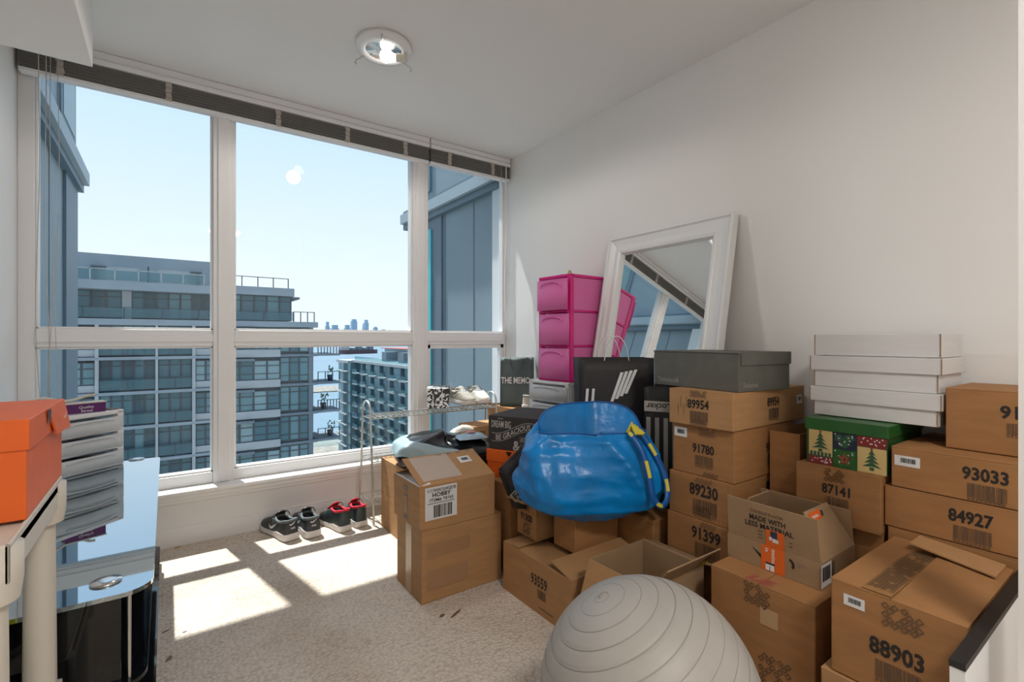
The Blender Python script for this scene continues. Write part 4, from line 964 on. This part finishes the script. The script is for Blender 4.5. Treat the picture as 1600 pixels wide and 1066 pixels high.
# ------------------------------------------------------------------ wire shoe rack
def rack():
    x0, x1, yf, yb = .965, 1.84, 2.735, 2.955
    r = thing('shoe_rack', 'chrome wire shoe rack with looped ends standing under the window', 'rack', ((x0 + x1) / 2, (yf + yb) / 2, 0)); ox, oy = (x0 + x1) / 2, (yf + yb) / 2
    for x in (x0, x1):
        ym, top = (yf + yb) / 2, .70; pts = [(x - ox, yf - oy - .015, .004), (x - ox, ym - .065 - oy, top - .05)]
        pts += [(x - ox, ym - oy - .065 * math.cos(t * PI / 8), top - .05 + .05 * math.sin(t * PI / 8)) for t in range(1, 8)] + [(x - ox, ym + .065 - oy, top - .05), (x - ox, yb - oy + .015, .004)]
        MB().tube(pts, .0065, 8).build('end_frame', 'steel_wire', r)
    for z, k in ((.12, .95), (.355, .78), (.60, .55)):
        ya, yb2 = -(.125 * k), .125 * k; mb = MB()
        for y in (ya, 0, yb2): mb.tube([(x0 - ox, y, z), (x1 - ox, y, z)], .0035, 6)
        mb.tube([(x0 - ox, ya, z + .03), (x1 - ox, ya, z + .03)], .003, 6)
        n = 26
        for i in range(n + 1):
            x = x0 - ox + (x1 - x0) * i / n; mb.tube([(x, ya, z + .03), (x, ya, z + .003), (x, yb2, z + .003)], .0022, 5)
        o = mb.build('wire_shelf', 'steel_wire', r); o['kind'] = 'stuff'
rack()
# damask box on the rack
m = bpy.data.materials.new('damask'); m.use_nodes = True; t = m.node_tree; MATS['damask'] = m; p = t.nodes['Principled BSDF']; p.inputs['Roughness'].default_value = .5
co = t.nodes.new('ShaderNodeTexCoord'); wv = t.nodes.new('ShaderNodeTexNoise'); wv.inputs['Scale'].default_value = 26; wv.inputs['Distortion'].default_value = 2.2; wv.inputs['Detail'].default_value = 1
rr_ = t.nodes.new('ShaderNodeValToRGB'); rr_.color_ramp.interpolation = 'CONSTANT'; rr_.color_ramp.elements[0].color = (.03, .028, .03, 1); rr_.color_ramp.elements[1].position = .515; rr_.color_ramp.elements[1].color = (.8, .79, .78, 1)
t.links.new(co.outputs['Object'], wv.inputs['Vector']); t.links.new(wv.outputs[0], rr_.inputs[0]); t.links.new(rr_.outputs[0], p.inputs['Base Color'])
dbx = CBox('gift_box', 'small black and white damask box on the wire rack', 0, .21, 0, .135, .634, .755, rot=math.radians(62), m='damask', top='plain', centre=(1.43, 2.83), bev=.003)
B(-.109, .109, -.0715, .0715, .085, .125, b=.003).build('lid', 'damask', dbx.root)

# ------------------------------------------------------------------ sneakers
def sneaker(label, loc, rot, cols, L=.285, group=None, high=0.0, heel_mark=None, pitch=0, sc=1.0):
    up, sole, sole2, collar, lace, lin = cols
    r = thing('sneaker', label, 'shoe', loc, rot, group)
    r.scale = (sc, sc, sc * 1.08)
    if pitch: r.rotation_euler = (pitch, 0, rot)
    st = [(0, .020, .078), (.025, .032, .086), (.08, .037, .085), (.18, .038, .075), (.30, .037, .070), (.42, .038, .078), (.55, .043, .078), (.68, .048, .062), (.80, .048, .05), (.90, .041, .043), (.965, .027, .037), (1, .010, .03)]
    rows = []
    for s_, b, h in st:
        y = s_ * L; h = h + (high if s_ < .5 else high * .5 if s_ < .6 else 0); z0 = .018; op = .03 < s_ < .5
        zi = .04 if op else h + .004; k = .012 if op else .0
        half = [(-b, z0), (-b * 1.03, z0 + (h - z0) * .4), (-b * .93, z0 + (h - z0) * .75), (-b * .80, h), (-(b * .80 - .006), h - (0 if op else -.002)), (-b * .58, (h * .4 + zi * .6) if op else h + .004), (-b * .28, zi + .002)]
        rows.append([Vector((x, y, z)) for x, z in half] + [Vector((0, y, zi + .003))] + [Vector((-x, y, z)) for x, z in reversed(half)])
    mb = MB().grid(rows); nr = len(rows[0]); mb.f += [tuple(range(nr))[::-1], tuple(range((len(rows) - 1) * nr, len(rows) * nr))]; mb.sm += [True, True]
    mb.build('upper', up, r, subsurf=1)
    outl = [(-b * 1.08, s_ * L) for s_, b, h in st] + [(b * 1.08, s_ * L) for s_, b, h in reversed(st)]
    outl = [(x, y - .004 if y < .01 else y + .004 if y > L - .01 else y) for x, y in outl]; n = len(outl); rw = []
    for z, k in ((.001, .93), (.005, 1.0), (.014, 1.03), (.025, .99)): rw.append([Vector((x * k, (y - L / 2) * (.985 + .015 * k) + L / 2, z + (.007 if (z > .02 and y < L * .35) else 0) + (.006 if y > L * .9 else 0))) for x, y in outl])
    mb = MB(); mb.grid(rw[1:], closed_u=True); mb.add(rw[-1], [tuple(range(n))]); mb.build('midsole', sole, r)
    mb = MB(); mb.grid(rw[:2], closed_u=True); mb.add(rw[0], [tuple(range(n))[::-1]]); mb.build('outsole', sole2, r)
    ring = []
    op = [x for x in st if .02 < x[0] < .5]
    for s_, b, h in op: ring.append(Vector((-b * .80, s_ * L, h + high)))
    ring.append(Vector((0, .50 * L, .082 + high * .8)))
    for s_, b, h in reversed(op): ring.append(Vector((b * .80, s_ * L, h + high)))
    ring.append(Vector((0, .010 * L, .088 + high)))
    MB().tube(ring, .0075, 8, closed=True).build('collar', collar, r, subsurf=1)
    MB().grid([[Vector((u * .022, L * (.40 + .24 * v), .105 + high - .04 * v + .004 * math.cos(u * 2))) for u in (-1, -.5, 0, .5, 1)] for v in (0, .25, .5, .75, 1)]).build('tongue', lin, r, solid=.007)
    mb = MB()
    for i in range(5): y = L * (.46 + .045 * i); z = .092 + high * .6 - .006 * i; mb.tube([(-.028, y, z - .012), (0, y + .004, z + .004), (.028, y + .012, z - .012)], .0026, 6)
    mb.tube([(0, L * .45, .096 + high * .6), (.03, L * .40, .10 + high), (.036, L * .36, .085 + high)], .0024, 6); mb.build('laces', lace, r)
    MB().add([(-.026, L * .09, .0405), (.026, L * .09, .0405), (.03, L * .4, .0415), (-.03, L * .4, .0415)], [(0, 1, 2, 3)]).build('insole', lin, r)
    for sx in (-1, 1):
        f = Face((sx * .0415, L * .40, .05), (0, sx, 0), (0, 0, 1), eps=.001); swoosh(f, r, 0, -.002, .085 * 1, 'plastic_white' if heel_mark else up, 'side_logo')
    if heel_mark:
        f = Face((0, -.001, .064 + high * .3), (1, 0, 0), Vector((0, .28, 1)), eps=.0045); swoosh(f, r, 0, .010, .032, 'white', 'heel_logo'); f.text(r, 'AIR', 0, -.008, .007, 'white', 'heel_text', width=.022)
    return r
mat('shoe_black', (.035, .037, .04), .5, noise_amt=.15, scale=40); mat('shoe_grey', (.10, .115, .125), .6); mat('sole_white', (.70, .66, .64), .5); mat('sole_grey', (.30, .30, .28), .6); mat('sole_gum', (.42, .33, .24), .6); mat('shoe_red', (.55, .012, .035), .7); mat('shoe_green', (.03, .045, .045), .35); mat('shoe_offwhite', (.60, .56, .50), .7, noise_amt=.1); mat('shoe_taupe', (.36, .33, .28), .8)
A_ = ('shoe_black', 'sole_white', 'sole_grey', 'shoe_grey', 'black', 'black'); Bc = ('shoe_green', 'sole_white', 'sole_gum', 'shoe_red', 'black', 'shoe_red')
pA = GZ(459, 846, 0); pB = GZ(488, 843, 0); pC = GZ(541, 831, 0); pD = GZ(565, 823, 0)
sneaker('black and grey sneaker with white heel logo, the one further from the red-lined pair', (pA.x - .005, pA.y + .01, 0), math.radians(14), A_, .28, 'black sneaker pair under the window', heel_mark=True, sc=1.13)
sneaker('black and grey sneaker with white heel logo, the one next to the red-lined pair', (pB.x + .01, pB.y + .015, 0), math.radians(2), A_, .28, 'black sneaker pair under the window', heel_mark=True, sc=1.13)
sneaker('black sneaker with red lining, the one next to the black and grey pair', (pC.x, pC.y, 0), math.radians(12), Bc, .28, 'red-lined sneaker pair', high=.022)
sneaker('black sneaker with red lining, the one next to the pale carton', (pD.x - .002, pD.y - .01, 0), math.radians(3), Bc, .25, 'red-lined sneaker pair', high=.022)
Cc = ('shoe_taupe', 'sole_white', 'sole_grey', 'shoe_offwhite', 'white', 'shoe_taupe'); Dc = ('shoe_offwhite', 'sole_white', 'sole_grey', 'shoe_taupe', 'white', 'shoe_grey')
sneaker('taupe sneaker lying on the wire rack beside the damask box', (1.60, 2.965, .634), math.radians(186), Cc, .25); sneaker('off-white sneaker on the wire rack next to the slate paper bag', (1.745, 2.965, .634), math.radians(176), Dc, .25)
sneaker('pale sneaker leaning against the slate paper bag', (1.90, 2.525, .603), math.radians(-82), Dc, .20)

# ------------------------------------------------------------------ wrapped bundle on the pale carton
def bundle():
    r = thing('plastic_bundle', 'black bundle wrapped in pale blue-grey plastic on the pale carton', 'bag', (1.245, 2.38, .393), math.radians(-25))
    rows = []; n = 40
    for j in range(15):
        v = j / 14; rows.append([])
        for i in range(n):
            t = i / n * 2 * PI; c, s_ = math.cos(t), math.sin(t); a = .28 * math.copysign(abs(c) ** .7, c); b = .17 * math.copysign(abs(s_) ** .7, s_)
            k = (1 - abs(2 * v - .9) ** 3.0 * .9) if v > .45 else 1 - (1 - v / .45) ** 3 * .15; k = max(.05, min(1.05, k)); q = Vector((c * 2, s_ * 2, v * 3)); w1 = noise.noise(q) * .07 + noise.noise(q * 2.7) * .03
            rows[-1].append(Vector((a * k * (1 + w1), b * k * (1 + w1), .15 * v + .05 * v * noise.noise((c * 1.5, s_ * 1.5, 4)) + (.03 * v * (-c)))))
    mb = MB(); mb.grid(rows, closed_u=True); mb.add(rows[-1], [tuple(range(n))], True); mb.add(rows[0], [tuple(range(n))[::-1]], True); mb.build('bundle_body', mat('bin_black', (.012, .013, .016), .22), r, subsurf=1)
    film_mat('bundle_film', (.42, .55, .60), (.75, .88, .92), .80, .3)
    for ka, kb, ia, ni, lift in ((5, 11, 16, 16, .006), (9, 14, 2, 15, .010)):
        film = []
        for j in range(kb - ka + 1):
            film.append([rows[ka + j][(ia + i) % n] * (1.02 + .02 * math.sin(i * 1.9 + j)) + Vector((0, 0, lift + .014 * noise.noise((i * .5, j * .8, ka)))) for i in range(ni)])
        MB().grid(film).build('plastic_film', 'bundle_film', r, subsurf=1)
    return r
bundle()
def packet(label, loc, rot, w_, d, h, m, cat='packet', tiltx=0):
    r = thing('packet', label, cat, loc, rot); r.rotation_euler = (tiltx, 0, rot)
    rows = [[Vector(((i / 8 - .5) * w_, (j / 8 - .5) * d, h * (math.sin(i / 8 * PI) * math.sin(j / 8 * PI)) ** .5 * (.8 + .3 * noise.noise((i, j, loc[0]))) + .002)) for i in range(9)] for j in range(9)]
    mb = MB(); mb.grid(rows); mb.box(-w_ / 2, w_ / 2, -d / 2, d / 2, 0, .002); mb.build('pouch', m, r)
    return r
mat('pk_blue', (.42, .58, .72), .35, noise_amt=.15, scale=25); mat('pk_pink', (.7, .25, .25), .5)
pk = packet('pale blue plastic packet with pink print on the wrapped bundle', (1.36, 2.30, .528), -.2, .17, .12, .03, 'pk_blue'); MB().lathe([(0, .034), (.022, .033), (.024, .03)], 14).build('printed_spot', 'pk_pink', pk)
packet('white rolled packet on the wrapped bundle beside the marker box', (1.37, 2.42, .545), .3, .16, .05, .035, 'shoe_offwhite')

# ------------------------------------------------------------------ glass TV stand
def stand():
    x0, x1, y0, y1 = -.54, -.025, 1.385, 2.885; r = thing('tv_stand', 'black glass television stand with blue reflections along the left wall', 'tv stand', ((x0 + x1) / 2, (y0 + y1) / 2, 0)); ox, oy = (x0 + x1) / 2, (y0 + y1) / 2
    def glass(z, th, ins, name, m_='black_gloss'):
        W, D = (x1 - x0) / 2 - ins, (y1 - y0) / 2 - ins; c = .06; pl_ = []
        for cx, cy, a0 in ((W - c, D - .02, 0), (-W + .02, D - .02, 90), (-W + .02, -D + .02, 180), (W - c, -D + c, 270)):
            rr = c if (cx > 0 and cy < 0) else .02
            if cx > 0 and cy > 0: cx = W - .02
            for k in range(9): a = math.radians(a0 + k * 11.25); pl_.append((cx + rr * math.cos(a), cy + rr * math.sin(a)))
        mb = MB(); mb.prism(pl_, z, z + th); return mb.build(name, m_, r)
    glass(.49, .010, 0, 'top_glass', 'mirror_glass_black'); glass(.275, .010, .012, 'middle_shelf'); glass(.06, .012, .0, 'base_shelf')
    W, D = (x1 - x0) / 2, (y1 - y0) / 2
    for y in (-D + .03, D - .05): B(-W + .04, W - .06, y, y + .02, .072, .275).build('end_panel', 'black_gloss', r); B(-W + .04, W - .06, y, y + .02, .285, .49).build('end_panel', 'black_gloss', r)
    B(-W + .02, -W + .035, -D + .05, D - .05, .07, .49).build('back_panel', 'black', r)
    for y in (-D + .035, D - .045):
        MB().tube([(W - .045, y, .0), (W - .045, y, .49)], .004, 10).build('support_post', 'chrome', r)
        for xx in (W - .09, -W + .09): MB().lathe([(0, 0), (.03, 0), (.03, .004), (.012, .006), (.0, .006)], 24, Matrix.Translation((xx, y + .05, .5))).build('glass_fixing', 'chrome', r)
    for sx in (-1, 1):
        for sy in (-1, 1): MB().lathe([(0, 0), (.022, 0), (.022, .06), (0, .06)], 16, Matrix.Translation((sx * (W - .07), sy * (D - .1), 0))).build('foot', 'black', r)
stand()
DU = math.radians(41.5)
fr = Vector((-.154, 2.815, 0)); dl = Vector((-math.cos(DU), -math.sin(DU), 0)); bk = Vector((-math.sin(DU), math.cos(DU), 0))
cc_ = fr + dl * .15 + bk * .105
drawer_unit('drawer_unit', 'small clear three-drawer plastic unit standing on the glass stand', (cc_.x, cc_.y, .501), DU, .30, .20, .246, 3, 'plastic_white', 'plastic_clear')
for k, m_ in enumerate(('cloth_teal', 'cloth_grey', 'cloth_grey')):
    cloth_lump('small_items', ['teal odds and ends in the lowest clear drawer on the glass stand', 'grey odds and ends in the middle clear drawer on the glass stand', 'dark odds and ends in the upper clear drawer on the glass stand'][k], (cc_.x + .02, cc_.y - .01, .522 + k * .0767), DU, .09, .055, .034, m_)
pb = CBox('chocolate_box', 'purple chocolate carton lying on the small clear drawer unit', 0, .135, 0, .06, .7485, .79, rot=DU - .35, m=mat('purple_card', (.10, .012, .12), .4), top='plain', centre=(cc_.x + .045, cc_.y - .01), bev=.002)
pb.face('-y').text(pb.root, 'Quality', .0, .004, .014, 'white', 'printed_name', width=.05, bold=.0); pb.face('-y').text(pb.root, 'Street', .002, -.010, .011, 'white', 'printed_name', width=.04, bold=.0)
B(-.07, .07, -.032, .032, .0415, .046).build('tray_rim', 'plastic_cream', pb.root)
cb = MB(); cb.tube([Vector((cc_.x - .12 + .02 * i, cc_.y - .08 + .012 * i + .02 * math.sin(i * 1.1), .812 + .010 * math.sin(i * .8))) for i in range(11)], .006, 8)
tag(cb.build('charging_cable', 'plastic_cream'), 'cream cable coiled over the purple chocolate carton', 'cable')
wd_ = B(-.02, .02, -.045, .045, 0, .004, b=.001).build('plastic_card', 'ink_grey'); wd_.location = (cc_.x + .118, cc_.y + .055, .7495); wd_.rotation_euler = (0, math.radians(0), DU); tag(wd_, 'grey plastic card lying behind the purple carton', 'card')

# ------------------------------------------------------------------ cream plastic shelf, orange box
def shelf():
    xs, ys = (-.515, -.208), (.985, 1.35); r = thing('plastic_shelf', 'cream plastic shelving unit with round posts by the left wall', 'shelf', ((xs[0] + xs[1]) / 2, (ys[0] + ys[1]) / 2, 0)); ox, oy = (xs[0] + xs[1]) / 2, (ys[0] + ys[1]) / 2
    for x in xs:
        for y in ys:
            for za, zb in ((.0, .30), (.35, .725)): MB().lathe([(.024, za), (.026, za + .02), (.0235, zb - .03), (.027, zb)], 24, Matrix.Translation((x - ox, y - oy, 0))).build('post', 'plastic_cream', r)
    for z in (.30, .725):
        W, D = (xs[1] - xs[0]) / 2 + .03, (ys[1] - ys[0]) / 2 + .03
        B(-W, W, -D, D, z + .03, z + .05, b=.004).build('shelf_board', 'plastic_cream', r)
        mb = MB(); mb.box(-W, W, -D, -D + .006, z, z + .055, b=.002); mb.box(-W, W, D - .006, D, z, z + .055, b=.002); mb.box(-W, -W + .006, -D, D, z, z + .055, b=.002); mb.box(W - .006, W, -D, D, z, z + .055, b=.002); mb.build('shelf_rim', 'plastic_cream', r)
        for x in xs:
            for y in ys: MB().lathe([(.036, z - .03), (.04, z), (.04, z + .048), (0, z + .048)], 20, Matrix.Translation((x - ox, y - oy, 0))).build('post_socket', 'plastic_cream', r)
shelf()
ox_ = CBox('shoe_box', 'orange-red shoe box with a side flap on the cream plastic shelf', -.50, -.180, 1.07, 1.385, .7808, .936, m='nike_orange', top='plain', bev=.0015)
W, D, H = ox_.w / 2, ox_.d / 2, ox_.h
B(-W - .004, W + .004, -D - .004, D + .004, H - .045, H + .004, b=.0015).build('lid', 'nike_orange', ox_.root)
MB().slab([(W + .004, -.01, H + .003), (W + .004, D, H + .003), (W + .014, D + .004, H - .055), (W + .012, .02, H - .05)], -.003).build('side_flap', 'nike_orange', ox_.root)
f = Face((W + .006, 0, H - .02), (0, 1, 0), (0, 0, 1)); f.poly(ox_.root, [[(-.035, .022), (-.005, .022), (-.012, -.002), (-.024, -.006)]], 'black', 'finger_notch'); swoosh(Face((W + .016, 0, H - .02), (0, 1, 0), (0, 0, 1)), ox_.root, .07, .0, .03)
# lower shelf things
bt = thing('spray_bottle', 'clear bottle with a yellow label on the lower cream shelf', 'bottle', (-.30, 1.27, .351)); MB().lathe([(0, 0), (.03, 0), (.032, .01), (.032, .13), (.026, .16), (.012, .185), (.011, .2)], 24).build('bottle_body', 'plastic_clear', bt)
MB().lathe([(.0325, .08), (.0325, .125)], 24).build('label', 'label_yellow', bt); MB().lathe([(.0325, .02), (.0325, .08)], 24).build('black_label', 'black', bt); MB().lathe([(0, .225), (.013, .225), (.014, .198), (.0, .198)], 16).build('cap', 'white', bt)
tp = CBox('tissue_pack', 'white and blue plastic wipes pack on the lower cream shelf', -.335, -.225, 1.08, 1.20, .351, .45, rot=.1, m='plastic_white', top='plain', bev=.012)
tp.face('+z').rects(tp.root, [(-.045, -.06, .045, .05)], mat('cyan_print', (.05, .42, .68), .3), 'printed_panel'); tp.face('+x').rects(tp.root, [(-.05, -.05, .05, .03)], 'cyan_print', 'printed_panel')

# ------------------------------------------------------------------ scraps and stains on the carpet
def scrap(label, px, py, w_, d, rot, m, name='tape_scrap', cat='scrap', th=.003):
    c = GZ(px, py, 0); n = 7; pl_ = [(w_ * math.cos(i / n * 2 * PI) * random.uniform(.6, 1.1), d * math.sin(i / n * 2 * PI) * random.uniform(.6, 1.1)) for i in range(n)]
    o = MB().prism(pl_, 0, th).build(name, m); o.location = (c.x, c.y, .0005); o.rotation_euler = (0, 0, rot); tag(o, label, cat)
mat('stain', (.20, .155, .115), .95); mat('scrap_brown', (.17, .09, .04), .7); mat('scrap_tan', (.42, .24, .08), .6)
scrap('long torn strip of brown tape on the carpet before carton 93559', 712, 960, .035, .006, .5, 'scrap_brown'); scrap('short curled piece of brown tape beside the long strip', 691, 963, .012, .008, .2, 'scrap_brown'); scrap('tan paper scrap by the baseboard under the window', 278, 856, .02, .008, .1, 'scrap_tan')
for lb, px, py, a, b, rt_ in (('dark smudge on the carpet beside the glass stand, near the sunlit patch', 259, 987, .018, .005, .5), ('small dark spot on the sunlit carpet near the glass stand', 288, 988, .009, .005, .2), ('long dark smudge on the carpet at the corner of the glass stand', 264, 1030, .026, .008, 1.1)):
    scrap(lb, px, py, a, b, rt_, 'stain', 'carpet_stain', 'stain', .0012)
